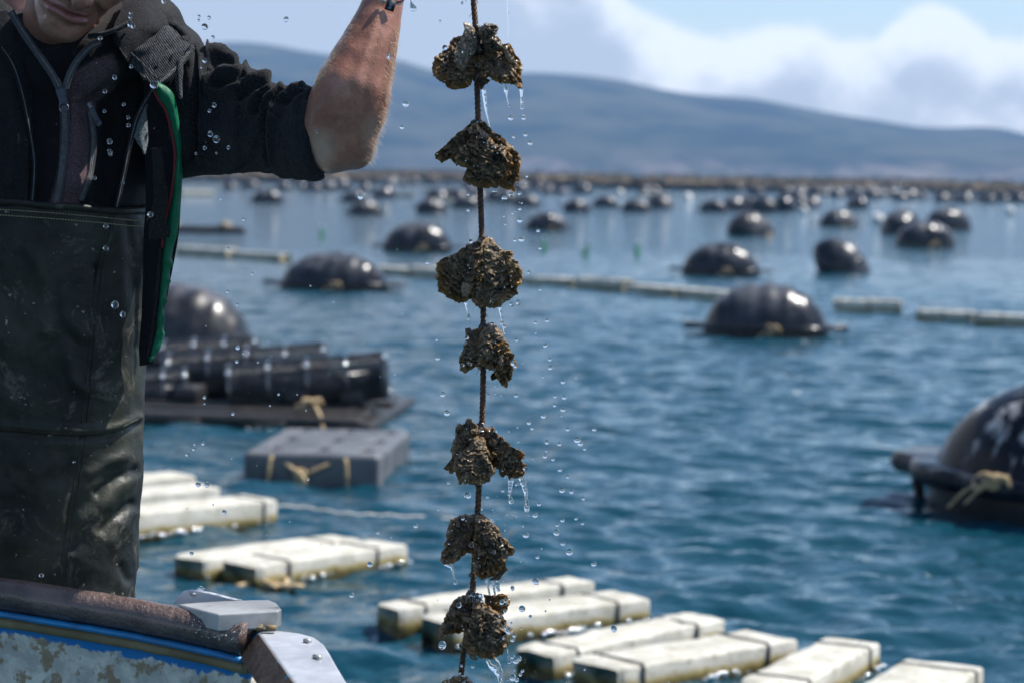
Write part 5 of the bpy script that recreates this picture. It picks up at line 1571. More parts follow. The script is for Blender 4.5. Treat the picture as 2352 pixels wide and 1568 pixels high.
# side planking: a sheet with thickness from under the strake down to below the water
zs_ = np.concatenate([np.linspace(-.030, -.16, 26), np.linspace(-.2, -1.30, 18)])
rows = []; drop = []
for z in zs_:
    flare = .0 - .16 * ((-z) / 1.3) ** 1.4
    rows.append(G + out_ * flare + np.array([0, 0, z])); drop.append(np.full(len(G), -z - .030))
V = np.stack(rows, 0).reshape(-1, 3); nn_ = len(zs_)
V = V + np.tile(out_, (nn_, 1)) * (fbm(V, 12, 4)[:, None] * .002)
F = grid_faces(nn_, len(G)); N = vnormals(V, F)
if N.mean(0)[1] > 0: F = F[:, ::-1]
V2 = np.concatenate([V, V - np.tile(out_, (nn_, 1)) * .03]); dr_ = np.concatenate([np.concatenate(drop)] * 2)
F2 = np.concatenate([F, F[:, ::-1] + len(V)])
e = np.arange(nn_ - 1) * len(G) + len(G) - 1
F2 = np.concatenate([F2, np.stack([e, e + len(G), e + len(G) + len(V), e + len(V)], -1)])
mesh('hull_side', V2, F2, MATS['flaking_paint'], bt, attrs={'drop': dr_})
# deck and low hull behind the bulwark
Dk = G[::-1][::10]; back = Dk + np.array([0.05, 1.25, 0])
top = np.concatenate([Dk - out_[::-1][::10] * .03, back[::-1]]); top[:, 2] = .44
bot = top.copy(); bot[:, 2] = -.22
V, F = prism(top, bot); mesh('deck', V, F, MATS['deck_paint'], bt, smooth=False)
# corner post plate
zt = 1.162
poly = [(588, 1441), (640, 1447), (690, 1453), (722, 1462), (744, 1478), (758, 1500), (776, 1532), (800, 1572), (850, 1660), (745, 1660)]
top = np.array([W(u, v, zt) for u, v in poly]); bot = top + np.array([-.021, -.004, -.030]); bot[1:9] += np.array([.018, 0, 0])
V, F = prism(top, bot); bevel(mesh('corner_plate', V, F, MATS['galvanised'], bt, smooth=False), .0025, 2)
sidep = np.array([W(586, 1441, zt), W(742, 1660, zt)]); dn = np.array([-.0245, -.006, -.033])
V, F = prism(np.array([sidep[0] + [-.001, 0, -.001], sidep[1] + [-.001, 0, -.001], sidep[1] + dn, sidep[0] + dn]), np.array([sidep[0] + [.012, 0, -.006], sidep[1] + [.012, 0, -.006], sidep[1] + dn + [.012, 0, 0], sidep[0] + dn + [.012, 0, 0]]))
mesh('plate_side', V, F, MATS['rusty_side'], bt, smooth=False)
for (u, v), (u2, v2) in (((722, 1506), (735, 1511)), ((700, 1470), (712, 1473))):
    a, b = W(u, v, zt + .002), W(u2, v2, zt + .002)
    V, F = tube([a, (a + b) / 2 + [0, 0, .001], b], .0032, 8); mesh('bolt', V, F, MATS['steel_dirty'], bt)
V, F = join([box(P(590, 1438, 3.315) + np.random.default_rng(k).normal(size=3) * [.010, .004, .002], (.014, .01, .006)) for k in range(5)]); mesh('weld', V, F, MATS['tan_strake'], bt, smooth=False)
# bracket on the rail
zb = 1.190
c = lambda L: [(376.3 + .2 * x, 1317 + .2 * y) for x, y in L]
poly = c([(620, 462), (900, 448), (1310, 425), (1352, 402), (1290, 330), (1210, 296), (1000, 300), (880, 304), (560, 318), (420, 326), (165, 348)])
top = np.array([W(u, v, zb) for u, v in poly])
bot = top.copy(); bot[:, 2] -= .024
V, F = prism(top, bot); br_ = mesh('bracket', V, F, MATS['steel_dirty'], bt, smooth=False); bevel(br_, .002, 2)
fl = c([(60, 375), (120, 318), (165, 250), (215, 196), (300, 184), (400, 190), (560, 222), (760, 275), (900, 306), (560, 326), (165, 350)])
d0 = np.linalg.norm((W(*c([(420, 330)])[0], zb) - CAM)) * 1.004
tp = np.array([P(u, v, d0 + .02) for u, v in fl]); V, F = prism(tp, tp + np.array([.002, .006, 0])); bevel(mesh('flange_plate', V, F, MATS['galvanised'], bt, smooth=False), .0015, 1)
V, F = tube([P(*c([(300, 226)])[0], d0 + .018), P(*c([(365, 240)])[0], d0 + .018)], .0022, 8); mesh('bolt', V, F, MATS['steel_dirty'], bt)
for k, (u, v) in enumerate(((462, 1350), (467, 1353), (456, 1352))):
    V, F = icosphere(2); mesh('wet_bead', V * (.0035 - .0007 * k) + P(u, v, d0 + .015), F, MATS['clear_water'], bt)
# water beads on the rail
g = np.random.default_rng(77); pts = []; rs = []
for _ in range(420):
    i = int(np.clip(g.normal(195, 14), 40, 219)); q = g.uniform(-.2, 1.9); r = .0008 + .0016 * g.random() ** 2
    pts.append(G[i] + .0236 * (out_[i] * math.cos(q) + np.array([0, 0, 1]) * math.sin(q)) - ORIG[bt.name]); rs.append(r)
bubbles_and_glints('water_beads', pts[:260], rs[:260], MATS['clear_water'], bt, IC1, 0.9)
bubbles_and_glints('froth_glints', pts[260:], [r * .55 for r in rs[260:]], MATS['bubble_glint'], bt, IC1, 0.9)  # metal beads added among the water beads for sun sparkle

# ================================================================== OYSTER ROPE
RD = 3.57
RP = [(1080, -300), (1085, -140), (1088, 0), (1092, 60), (1096, 200), (1103, 430), (1107, 550), (1110, 700), (1110, 850), (1107, 980), (1100, 1115), (1097, 1180), (1087, 1330), (1083, 1385), (1066, 1490), (1058, 1560), (1048, 1660), (1035, 1900), (1020, 2400), (1010, 3000), (1008, 3300)]
core = spline([P(u, v, RD) for u, v in RP], 900)
seg = np.concatenate([[0], np.cumsum(np.linalg.norm(np.diff(core, axis=0), axis=1))])
T, A, B = frames(core)
rope_t = thing('oyster_rope', core[0], 'dark twisted rope hanging from the raised hand with oyster clumps along it', 'rope')
for k in range(3):
    ph = 2 * np.pi * k / 3 + seg / 0.021 * 2 * np.pi
    pts = core + 0.0021 * (np.cos(ph)[:, None] * A + np.sin(ph)[:, None] * B)
    V, F = tube(pts, 0.0027, 7)
    mesh('strand', V, F, MATS['wet_rope'], rope_t)
g = np.random.default_rng(2)
parts = []
for i in range(70):
    s = g.integers(20, 620); p = core[s]; d = g.normal(size=3); d /= np.linalg.norm(d); d[2] -= 0.3
    parts.append(tube(spline([p + d * 0.004, p + d * 0.009, p + d * 0.012 + [0, 0, -0.004]], 4), 0.0004, 3))
V, F = join(parts); o = mesh('frayed_fibres', V, F, MATS['wet_rope'], rope_t); o['kind'] = 'stuff'

def smooth_poly(poly, n, jag, seed):
    p = np.array(poly, float); p = np.concatenate([p, p[:1]])
    s = np.concatenate([[0], np.cumsum(np.linalg.norm(np.diff(p, axis=0), axis=1))])
    t = np.linspace(0, s[-1], n, endpoint=False)
    q = np.stack([np.interp(t, s, p[:, k]) for k in range(2)], -1)
    # slight rounding then natural jaggedness
    q = (np.roll(q, 1, 0) + 2 * q + np.roll(q, -1, 0)) / 4
    c = q.mean(0); r = q - c
    nz = fbm(np.stack([q[:, 0] * 0.09, q[:, 1] * 0.09, np.full(n, seed * 3.3)], -1), 1.0, 4, 0.65)
    nz2 = ridged(np.stack([q[:, 0] * 0.06, q[:, 1] * 0.06, np.full(n, seed * 5.1)], -1), 1.0, 2)
    return q + r / (np.linalg.norm(r, axis=1)[:, None] + 1e-9) * ((nz * 7 + nz2 * 1.5) * jag)[:, None]

def shell(parent, poly, umbo, mat, doff=0.0, dome=0.014, back=0.008, tilt=(0, 0), ruf=1.0, jag=1.0, seed=0, nt=46, na=150, name='shell', lam=8, rel=1.0):
    """one valve: outline as seen, growth layers stepping out from the hinge, ruffled lip, real thickness"""
    B2 = smooth_poly(poly, na, jag, seed)
    um = np.array(umbo, float); cen = B2.mean(0)
    hub = um * 0.55 + cen * 0.45
    t = np.linspace(0, 1, nt) ** 0.85
    th = np.linspace(0, 2 * np.pi, na, endpoint=False)
    q = hub[None, None, :] + t[:, None, None] * (B2[None] - hub[None, None, :])
    m = RD / FPX
    wx = (q[..., 0] - cen[0]) * m; wz = -(q[..., 1] - cen[1]) * m
    p3 = np.stack([wx, np.full_like(wx, seed * 0.37), wz], -1).reshape(-1, 3)
    tt = np.broadcast_to(t[:, None], wx.shape)
    n1 = fbm(p3, 24, 4, 0.6, off=seed).reshape(wx.shape); n2 = ridged(p3, 60, 4, 0.6, off=seed * 2.1).reshape(wx.shape)
    n3 = fbm(p3, 230, 3, 0.6, off=seed * 1.3).reshape(wx.shape)
    # distance from the umbo drives the growth terraces
    du = np.hypot((q[..., 0] - um[0]), (q[..., 1] - um[1])) / (np.hypot(*(B2 - um).T).max() + 1e-9)
    ph = du * lam * 0.8 + n1 * 3.2
    saw = ph - np.floor(ph)
    terr = (saw ** 2) * 0.0042 * (0.35 + du) * rel * np.clip(0.7 + n2, 0.1, 1.3)
    ths = np.broadcast_to(th[None], wx.shape)
    lip = np.clip((tt - 0.62) / 0.38, 0, 1) ** 1.6
    wave = ruf * lip * (0.0045 * np.sin(ths * (7 + seed % 4) + seed + 5 * n1) + 0.0018 * np.sin(ths * (19 + seed % 5) + 2 * seed + 6 * n1) + 0.006 * n2)
    ang = np.arctan2(q[..., 1] - um[1], q[..., 0] - um[0])
    pr = np.stack([np.cos(ang) * 1.7 + seed, np.sin(ang) * 1.7, du * 0.9 + seed * 0.3], -1).reshape(-1, 3)
    folds_ = 0.010 * rel * ridged(pr, 1.3, 3, 0.55).reshape(wx.shape) * np.clip(du * 1.3, 0, 1)
    prof = np.sqrt(np.clip(1 - tt ** 2.2, 0, 1))
    til = tilt[0] * wx + tilt[1] * wz
    fr = dome * prof + terr + wave + folds_ + n2 * 0.0034 * rel + n1 * 0.0042 * rel + n3 * 0.0016 + 0.0010
    bk = -back * prof + wave + folds_ * 0.6 - 0.0010 - np.abs(n2) * 0.0012
    high = np.clip(0.5 + n2 * 0.6 + (saw - 0.5) * 0.5, 0, 1)
    rimv = np.clip((saw - 0.80) / 0.12, 0, 1) * np.clip(0.6 + n1 * 1.2, 0, 1) * np.clip(du * 2, 0, 1)
    Vf = []
    for off in (fr, bk):
        d = RD + doff + til - off
        rr = F_[None, None, :] + ((q[..., 0] - 1176) / FPX)[..., None] * R_ - ((q[..., 1] - 784) / FPX)[..., None] * U_
        Vf.append((CAM + d[..., None] * rr).reshape(-1, 3))
    nv = nt * na
    F1 = grid_faces(nt, na, True); F2 = grid_faces(nt, na, True)[:, ::-1] + nv
    j = np.arange(na); j2 = (j + 1) % na; e0 = (nt - 1) * na
    F3 = np.stack([e0 + j, e0 + j2, nv + e0 + j2, nv + e0 + j], -1)[:, ::-1]
    V = np.concatenate(Vf); Fc = np.concatenate([F1, F2, F3])
    # outline winding decides facing
    area = np.sum(B2[:, 0] * np.roll(B2[:, 1], -1) - np.roll(B2[:, 0], -1) * B2[:, 1])
    if area < 0: Fc = Fc[:, ::-1]
    Fc = Fc[:, ::-1]
    edge = np.concatenate([tt.ravel() ** 2, tt.ravel() ** 2]); hi = np.concatenate([high.ravel(), high.ravel()])
    return mesh(name, V, Fc, MATS[mat], parent, attrs={'edge': edge, 'high': hi, 'rim': np.concatenate([rimv.ravel(), rimv.ravel()])})

def mud(parent, pts, seed, name='mud', mat='wet_mud'):
    """lumpy mud round the rope: (u, v, radius px, depth offset)"""
    ps = [P(u, v, RD + d) for u, v, r, d in pts]; rs = [r * RD / FPX for _, _, r, _ in pts]
    lo = np.min([p - r for p, r in zip(ps, rs)], 0) - 0.012; hi = np.max([p + r for p, r in zip(ps, rs)], 0) + 0.012
    f = Field(axis(lo[0], hi[0], 0.0015), axis(lo[1], hi[1], 0.0019), axis(lo[2], hi[2], 0.0015))
    for p, r in zip(ps, rs): f.ell(p, (r, r, r), 0.006)
    V, F = f.surface(); N = vnormals(V, F)
    V = V + N * (fbm(V, 90, 4, 0.6, off=seed)[:, None] * 0.0052)
    o = mesh(name, V, F, MATS[mat], parent); o['kind'] = 'stuff'
    return o

def clump(u, v, label):
    return thing('oyster_clump', P(u, v, RD), label, 'oysters', 'oyster clumps hanging on the rope')

def mp(ou, ov, s):
    return lambda pts: [(ou + s * x, ov + s * y) for x, y in pts]

# ---- clump 1
k = mp(969, 28.2, 0.126); q = clump(1095, 60, 'oyster clump nearest the raised hand, wide with a smooth tongue shaped shell in front')
shell(q, k([(740, 420), (650, 450), (540, 520), (440, 690), (370, 740), (275, 810), (195, 940), (185, 1100), (240, 1160), (330, 1240), (430, 1340), (560, 1390), (760, 1410), (880, 1340), (960, 1150), (1000, 900), (960, 600)]), k([(900, 420)])[0], 'oyster_brown', 0.004, 0.016, 0.012, (0.25, 0.15), 1.4, 1.3, 1)
shell(q, k([(750, 200), (850, 195), (960, 290), (1000, 420), (1000, 680), (880, 830), (800, 1000), (740, 1090), (640, 1000), (590, 890), (640, 650), (740, 420), (780, 290)]), k([(800, 210)])[0], 'oyster_smooth', -0.024, 0.009, 0.006, (0.35, -0.15), 0.25, 0.35, 2, rel=0.35, lam=5)
shell(q, k([(1060, 440), (1200, 420), (1380, 440), (1480, 600), (1600, 590), (1750, 830), (1820, 980), (1800, 1200), (1840, 1390), (1780, 1400), (1640, 1300), (1400, 1290), (1250, 1190), (1100, 1180), (1030, 900)]), k([(1100, 450)])[0], 'oyster_brown', 0.004, 0.012, 0.012, (-0.1, 0.55), 1.5, 1.3, 3)
shell(q, k([(1040, 260), (1200, 210), (1300, 210), (1410, 290), (1370, 400), (1330, 430), (1400, 480), (1480, 640), (1280, 730), (1130, 660), (1060, 450)]), k([(1100, 260)])[0], 'oyster_smooth', -0.010, 0.020, 0.008, (0.0, -0.35), 0.8, 1.0, 4, rel=1.4)
shell(q, k([(1580, 590), (1540, 760), (1640, 870), (1740, 930), (1700, 960), (1570, 900), (1500, 740), (1490, 640)]), k([(1530, 620)])[0], 'oyster_pale', -0.014, 0.010, 0.003, (0.2, 0), 0.3, 0.3, 5, nt=22, na=80, rel=0.4)
shell(q, k([(1050, 1180), (1180, 1180), (1250, 1240), (1160, 1330), (1090, 1400), (1040, 1370)]), k([(1080, 1190)])[0], 'oyster_brown', -0.004, 0.01, 0.008, (0, 0), 0.6, 1, 6, nt=22, na=80)
shell(q, k([(1560, 600), (1640, 680), (1760, 830), (1830, 990), (1790, 1200), (1830, 1370), (1770, 1390), (1690, 1240), (1720, 1050), (1640, 800)]), k([(1600, 640)])[0], 'oyster_amber', -0.003, 0.006, 0.004, (0.2, 0.2), 1.0, 1.2, 7, nt=24, na=110)
mud(q, [(1093, 62, 9, 0), (1105, 72, 9, -.006), (1092, 90, 13, 0), (1100, 115, 14, -.004), (1098, 150, 13, 0), (1104, 165, 10, 0), (1097, 180, 10, 0)], 1)
# ---- clump 2
k = mp(978.4, 254, 0.126); q = clump(1100, 285, 'second oyster clump from the hand, one broad fan with a golden ruffled right edge')
shell(q, k([(870, 190), (770, 270), (600, 400), (430, 560), (330, 660), (200, 760), (160, 860), (290, 960), (430, 880), (560, 1000), (800, 800), (950, 400)]), k([(900, 230)])[0], 'oyster_brown', 0.012, 0.010, 0.010, (0.55, -0.2), 0.8, 1.2, 11)
shell(q, k([(1330, 500), (1440, 520), (1470, 640), (1560, 660), (1650, 760), (1730, 880), (1680, 1000), (1720, 1150), (1690, 1290), (1600, 1330), (1620, 1440), (1400, 1400), (1340, 1330), (1300, 1200), (1300, 900), (1280, 700)]), k([(1330, 560)])[0], 'oyster_amber', 0.006, 0.010, 0.006, (-0.25, 0), 2.0, 1.6, 12)
shell(q, k([(1000, 200), (1100, 220), (1200, 360), (1360, 480), (1480, 660), (1450, 800), (1200, 700), (1050, 400)]), k([(1030, 220)])[0], 'oyster_brown', 0.008, 0.012, 0.008, (-0.1, -0.6), 0.8, 1.3, 13)
shell(q, k([(900, 230), (1000, 330), (1150, 460), (1250, 600), (1480, 680), (1560, 800), (1590, 950), (1570, 1150), (1480, 1250), (1280, 1400), (1060, 1420), (900, 1400), (650, 1270), (740, 1130), (790, 1060), (640, 1030), (540, 960), (540, 830), (640, 650), (740, 640), (830, 450), (760, 400), (800, 300)]), k([(920, 250)])[0], 'oyster_brown', -0.008, 0.020, 0.010, (0.12, -0.18), 1.3, 1.1, 14, nt=60, na=190, rel=1.6, lam=10)
mud(q, [(1100, 283, 9, 0), (1092, 290, 10, .004), (1098, 300, 10, -.005), (1110, 292, 8, .004), (1085, 283, 6, 0), (1106, 425, 8, 0.004)], 2)
# ---- clump 3
k = mp(978.4, 526.8, 0.126); q = clump(1106, 560, 'third oyster clump from the hand, the fullest and roundest, two layered shells')
shell(q, k([(960, 190), (870, 240), (730, 260), (720, 330), (620, 370), (540, 430), (470, 480), (300, 540), (220, 620), (190, 720), (230, 800), (180, 830), (200, 930), (220, 1000), (250, 1120), (350, 1200), (440, 1270), (520, 1320), (660, 1340), (800, 1290), (950, 1100), (1040, 700), (1050, 350)]), k([(990, 230)])[0], 'oyster_brown', -0.004, 0.020, 0.016, (-0.25, 0.0), 1.1, 1.2, 21, nt=58, na=170, lam=13, rel=1.5)
shell(q, k([(1000, 230), (1170, 140), (1240, 210), (1320, 320), (1400, 380), (1560, 390), (1600, 470), (1560, 520), (1660, 590), (1670, 660), (1750, 730), (1740, 860), (1760, 960), (1660, 1040), (1660, 1150), (1600, 1230), (1420, 1350), (1300, 1440), (1130, 1410), (920, 1400), (840, 1300), (880, 1000), (930, 700), (990, 450)]), k([(1030, 250)])[0], 'oyster_grey', -0.010, 0.022, 0.016, (0.15, 0.12), 1.1, 1.2, 22, nt=58, na=170, lam=9, rel=1.2)
shell(q, k([(780, 1000), (670, 970), (640, 1080), (660, 1220), (760, 1240), (860, 1120), (900, 1000)]), k([(860, 990)])[0], 'oyster_pale', -0.032, 0.006, 0.004, (0.3, 0), 0.4, 0.5, 23, nt=22, na=80, rel=0.5)
shell(q, k([(1420, 400), (1560, 390), (1590, 460), (1540, 530), (1660, 590), (1670, 660), (1750, 730), (1740, 860), (1760, 960), (1660, 1040), (1620, 1150), (1540, 1000), (1530, 850), (1470, 680), (1420, 560)]), k([(1440, 440)])[0], 'oyster_amber', -0.022, 0.008, 0.006, (-0.1, 0.1), 1.5, 1.3, 24, nt=36, na=120)
shell(q, k([(880, 600), (1000, 560), (1040, 600), (960, 680), (980, 780), (1020, 900), (980, 1000), (920, 900), (900, 780), (930, 680)]), k([(960, 580)])[0], 'oyster_amber', -0.030, 0.004, 0.004, (0, 0), 1.0, 0.8, 25, nt=20, na=90)
mud(q, [(1106, 552, 9, 0), (1104, 566, 11, -.008), (1098, 580, 11, -.012), (1118, 552, 10, 0), (1125, 560, 9, 0), (1108, 600, 9, -.018), (1106, 703, 8, 0)], 3)
# ---- clump 4
k = mp(978.4, 724.4, 0.126); q = clump(1110, 752, 'fourth oyster clump from the hand, smallest, with a curled amber shell pointing down right')
shell(q, k([(1020, 240), (880, 250), (770, 220), (710, 250), (720, 350), (740, 400), (710, 500), (660, 650), (600, 760), (610, 900), (640, 1010), (720, 1030), (880, 950), (1000, 880), (1040, 600)]), k([(1000, 270)])[0], 'oyster_brown', -0.002, 0.012, 0.012, (-0.4, 0.1), 0.7, 1.1, 31)
shell(q, k([(1000, 280), (1180, 160), (1310, 200), (1320, 260), (1380, 300), (1440, 400), (1500, 520), (1420, 800), (1240, 1000), (1100, 960), (980, 900), (940, 600)]), k([(1060, 280)])[0], 'oyster_grey', -0.008, 0.022, 0.014, (0.1, -0.1), 0.6, 1.0, 32, rel=1.3)
shell(q, k([(1240, 540), (1330, 490), (1450, 510), (1540, 620), (1600, 740), (1580, 900), (1580, 1080), (1500, 1210), (1480, 1320), (1390, 1290), (1320, 1160), (1250, 1040), (1330, 850), (1360, 700), (1240, 640)]), k([(1340, 520)])[0], 'oyster_amber', -0.024, 0.014, 0.010, (-0.1, 0.1), 2.2, 1.3, 33, rel=1.5)
shell(q, k([(1340, 740), (1400, 700), (1420, 800), (1410, 960), (1370, 1000), (1330, 900)]), k([(1370, 740)])[0], 'oyster_pale', -0.042, 0.006, 0.004, (0, 0), 0.5, 0.4, 34, nt=18, na=60, rel=0.4)
shell(q, k([(1190, 1090), (1260, 1000), (1330, 1060), (1330, 1150), (1200, 1160)]), k([(1270, 1020)])[0], 'oyster_brown', -0.004, 0.005, 0.005, (0, 0), 0.6, 1, 35, nt=18, na=60)
mud(q, [(1108, 752, 9, 0), (1120, 752, 9, -.006), (1130, 750, 9, 0), (1108, 768, 10, -.008), (1110, 800, 12, -.01), (1105, 838, 9, 0)], 4)
# ---- clump 5
k = mp(978.4, 940.8, 0.126); q = clump(1105, 975, 'fifth oyster clump from the hand, a big pouch shell with a ragged arm reaching right')
shell(q, k([(1040, 310), (1080, 330), (1140, 320), (1230, 285), (1260, 390), (1400, 520), (1540, 650), (1640, 720), (1800, 780), (1790, 880), (1720, 890), (1730, 1000), (1850, 1000), (1780, 1080), (1790, 1190), (1650, 1240), (1530, 1200), (1360, 1210), (1350, 1120), (1290, 1060), (1200, 980), (1180, 860), (1080, 600)]), k([(1050, 340)])[0], 'oyster_brown', -0.004, 0.018, 0.014, (0.1, -0.30), 1.7, 1.7, 41, nt=54, na=170, rel=1.4)
shell(q, k([(960, 300), (880, 250), (830, 155), (730, 180), (700, 260), (570, 280), (530, 400), (540, 470), (480, 650), (460, 800), (490, 900), (380, 1010), (320, 1060), (400, 1080), (470, 1170), (540, 1100), (800, 900), (900, 500)]), k([(900, 330)])[0], 'oyster_grey', 0.0, 0.014, 0.014, (-0.45, 0), 1.0, 1.4, 42, rel=1.5, lam=11)
shell(q, k([(990, 450), (1100, 560), (1090, 640), (1160, 800), (1170, 950), (1280, 1130), (1190, 1220), (1150, 1300), (950, 1370), (760, 1340), (600, 1360), (570, 1200), (500, 1080), (520, 900), (640, 760), (790, 650), (820, 520)]), k([(960, 480)])[0], 'oyster_grey', -0.030, 0.022, 0.014, (0.1, 0.15), 0.8, 1.0, 43, nt=56, na=160, rel=1.2)
shell(q, k([(1130, 790), (1230, 750), (1290, 810), (1240, 870), (1180, 920), (1150, 850)]), k([(1160, 800)])[0], 'oyster_amber', -0.030, 0.008, 0.006, (0, 0), 0.8, 1, 44, nt=18, na=60)
shell(q, k([(1480, 1130), (1620, 1090), (1760, 1080), (1790, 1190), (1650, 1240), (1560, 1230), (1510, 1300)]), k([(1600, 1110)])[0], 'oyster_amber', -0.012, 0.007, 0.005, (0, 0), 1.2, 1.2, 45, nt=22, na=80)
mud(q, [(1106, 976, 9, 0), (1100, 990, 11, -.004), (1110, 985, 9, 0), (1092, 1000, 12, -.01), (1110, 1005, 11, -.008), (1082, 975, 8, 0), (1098, 1112, 8, 0)], 5)
# ---- clump 6
k = mp(978.4, 1157.2, 0.126); q = clump(1094, 1188, 'sixth oyster clump from the hand, two legs spread apart over a gap')
shell(q, k([(930, 200), (800, 220), (700, 170), (590, 220), (460, 260), (430, 350), (400, 460), (360, 640), (330, 800), (280, 890), (255, 1050), (330, 1110), (500, 1080), (620, 1000), (740, 880), (840, 900), (900, 600)]), k([(880, 230)])[0], 'oyster_brown', 0.002, 0.018, 0.014, (-0.35, 0.1), 0.9, 1.2, 51, nt=54, na=160, rel=1.3)
shell(q, k([(930, 210), (1100, 220), (1200, 330), (1330, 430), (1370, 560), (1400, 650), (1480, 620), (1540, 740), (1610, 800), (1590, 910), (1500, 950), (1430, 1100), (1300, 1250), (1150, 1360), (1080, 1340), (1000, 1370), (920, 1290), (850, 1200), (850, 1000), (880, 700), (900, 400)]), k([(980, 240)])[0], 'oyster_brown', -0.014, 0.022, 0.014, (0.2, -0.22), 0.9, 1.2, 52, nt=56, na=170, rel=1.8)
shell(q, k([(1420, 1100), (1490, 1200), (1400, 1260), (1360, 1360), (1240, 1380), (1160, 1380), (1300, 1250)]), k([(1300, 1250)])[0], 'oyster_pale', 0.004, 0.004, 0.003, (0, 0), 1.0, 0.8, 53, nt=22, na=90)
shell(q, k([(900, 970), (940, 1010), (950, 1100), (950, 1230), (900, 1240), (860, 1190), (850, 1050)]), k([(900, 1000)])[0], 'oyster_pale', -0.034, 0.008, 0.004, (0, 0), 0.4, 0.3, 54, nt=20, na=70, rel=0.4)
shell(q, k([(960, 940), (1000, 1000), (1080, 1010), (1060, 1150), (1000, 1210), (960, 1120)]), k([(990, 970)])[0], 'oyster_amber', -0.036, 0.005, 0.004, (0, 0), 0.8, 0.6, 55, nt=20, na=70)
mud(q, [(1096, 1186, 9, 0), (1104, 1190, 10, -.004), (1088, 1192, 11, 0), (1080, 1215, 12, -.006), (1092, 1240, 11, -.006), (1085, 1320, 9, 0)], 6)
# ---- clump 7
k = mp(978.4, 1335.9, 0.1482); q = clump(1082, 1366, 'seventh oyster clump from the hand, splashed with drops and crowned with foam')
shell(q, k([(880, 180), (1020, 220), (1170, 190), (1300, 260), (1290, 330), (1240, 440), (1200, 500), (1000, 420), (900, 320)]), k([(920, 230)])[0], 'oyster_amber', 0.012, 0.010, 0.008, (-0.2, -0.2), 1.3, 1.2, 61)
shell(q, k([(690, 220), (560, 200), (470, 260), (400, 350), (300, 500), (260, 620), (190, 740), (200, 830), (250, 860), (300, 820), (430, 810), (470, 770), (600, 790), (700, 500)]), k([(680, 230)])[0], 'oyster_brown', 0.0, 0.016, 0.014, (-0.4, -0.1), 0.8, 1.2, 62, rel=1.5)
shell(q, k([(740, 280), (880, 300), (960, 380), (1100, 460), (1190, 520), (1260, 680), (1250, 800), (1280, 960), (1200, 1080), (1100, 1170), (960, 1190), (800, 1160), (640, 1060), (540, 960), (620, 780), (700, 600), (720, 400)]), k([(780, 290)])[0], 'oyster_grey', -0.020, 0.024, 0.014, (0.12, -0.1), 0.9, 1.2, 63, nt=58, na=170, rel=1.8)
shell(q, k([(560, 550), (640, 535), (760, 570), (740, 640), (650, 620), (570, 590)]), k([(720, 580)])[0], 'oyster_pale', -0.036, 0.004, 0.004, (0.2, 0), 0.4, 0.4, 64, nt=18, na=70, rel=0.4)
shell(q, k([(620, 1040), (700, 1050), (800, 1190), (770, 1215), (680, 1170)]), k([(640, 1050)])[0], 'oyster_pale', -0.030, 0.004, 0.003, (0, 0), 0.4, 0.5, 65, nt=18, na=60, rel=0.4)
mud(q, [(1082, 1362, 9, 0), (1076, 1364, 8, 0), (1090, 1375, 12, -.006), (1084, 1392, 12, -.008), (1070, 1392, 10, 0), (1064, 1484, 8, 0)], 7)
g = np.random.default_rng(9)
pts = []; rs = []
for i in range(46):
    u, v = 1092 + g.normal() * 10, 1363 + abs(g.normal()) * 8; r = 0.0012 + 0.0026 * g.random() ** 2
    pts.append(P(u, v, RD - 0.016 - 0.008 * g.random()) - ORIG[q.name]); rs.append(r)
bubbles_and_glints('bubbles_and_glints', pts, rs, MATS['clear_water'], q, IC2, 1.0)
# ---- clump 8, mostly below the frame
q = clump(1060, 1552, 'lowest oyster clump, only its brown top showing at the bottom edge')
shell(q, k([(260, 1568), (280, 1530), (400, 1470), (500, 1465), (560, 1520), (640, 1800), (500, 1950), (300, 1850)]), k([(500, 1490)])[0], 'oyster_amber', -0.004, 0.016, 0.012, (-0.3, -0.3), 0.8, 1.2, 71)
shell(q, k([(540, 1520), (620, 1455), (680, 1490), (740, 1600), (760, 1800), (640, 1950), (520, 1800)]), k([(580, 1490)])[0], 'oyster_brown', -0.008, 0.016, 0.012, (0.3, -0.3), 0.8, 1.2, 72)
mud(q, [(1058, 1556, 9, 0), (1066, 1562, 9, -.004)], 8)

# wet sun glints: tiny metal beads added on the sunlit faces of the shells
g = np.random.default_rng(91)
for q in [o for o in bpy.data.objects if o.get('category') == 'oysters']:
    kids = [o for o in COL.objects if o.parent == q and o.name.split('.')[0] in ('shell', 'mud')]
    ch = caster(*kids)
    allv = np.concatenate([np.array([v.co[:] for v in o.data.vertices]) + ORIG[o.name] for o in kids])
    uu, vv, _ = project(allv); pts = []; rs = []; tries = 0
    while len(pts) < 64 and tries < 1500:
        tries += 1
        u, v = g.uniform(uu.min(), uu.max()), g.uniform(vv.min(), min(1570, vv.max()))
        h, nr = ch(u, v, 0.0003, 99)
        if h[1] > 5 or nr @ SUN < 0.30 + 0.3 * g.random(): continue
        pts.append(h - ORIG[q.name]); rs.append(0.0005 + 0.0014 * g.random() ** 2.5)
    bubbles_and_glints('wet_bead_glints', pts, rs, MATS['bubble_glint'], q, IC1, 0.8)

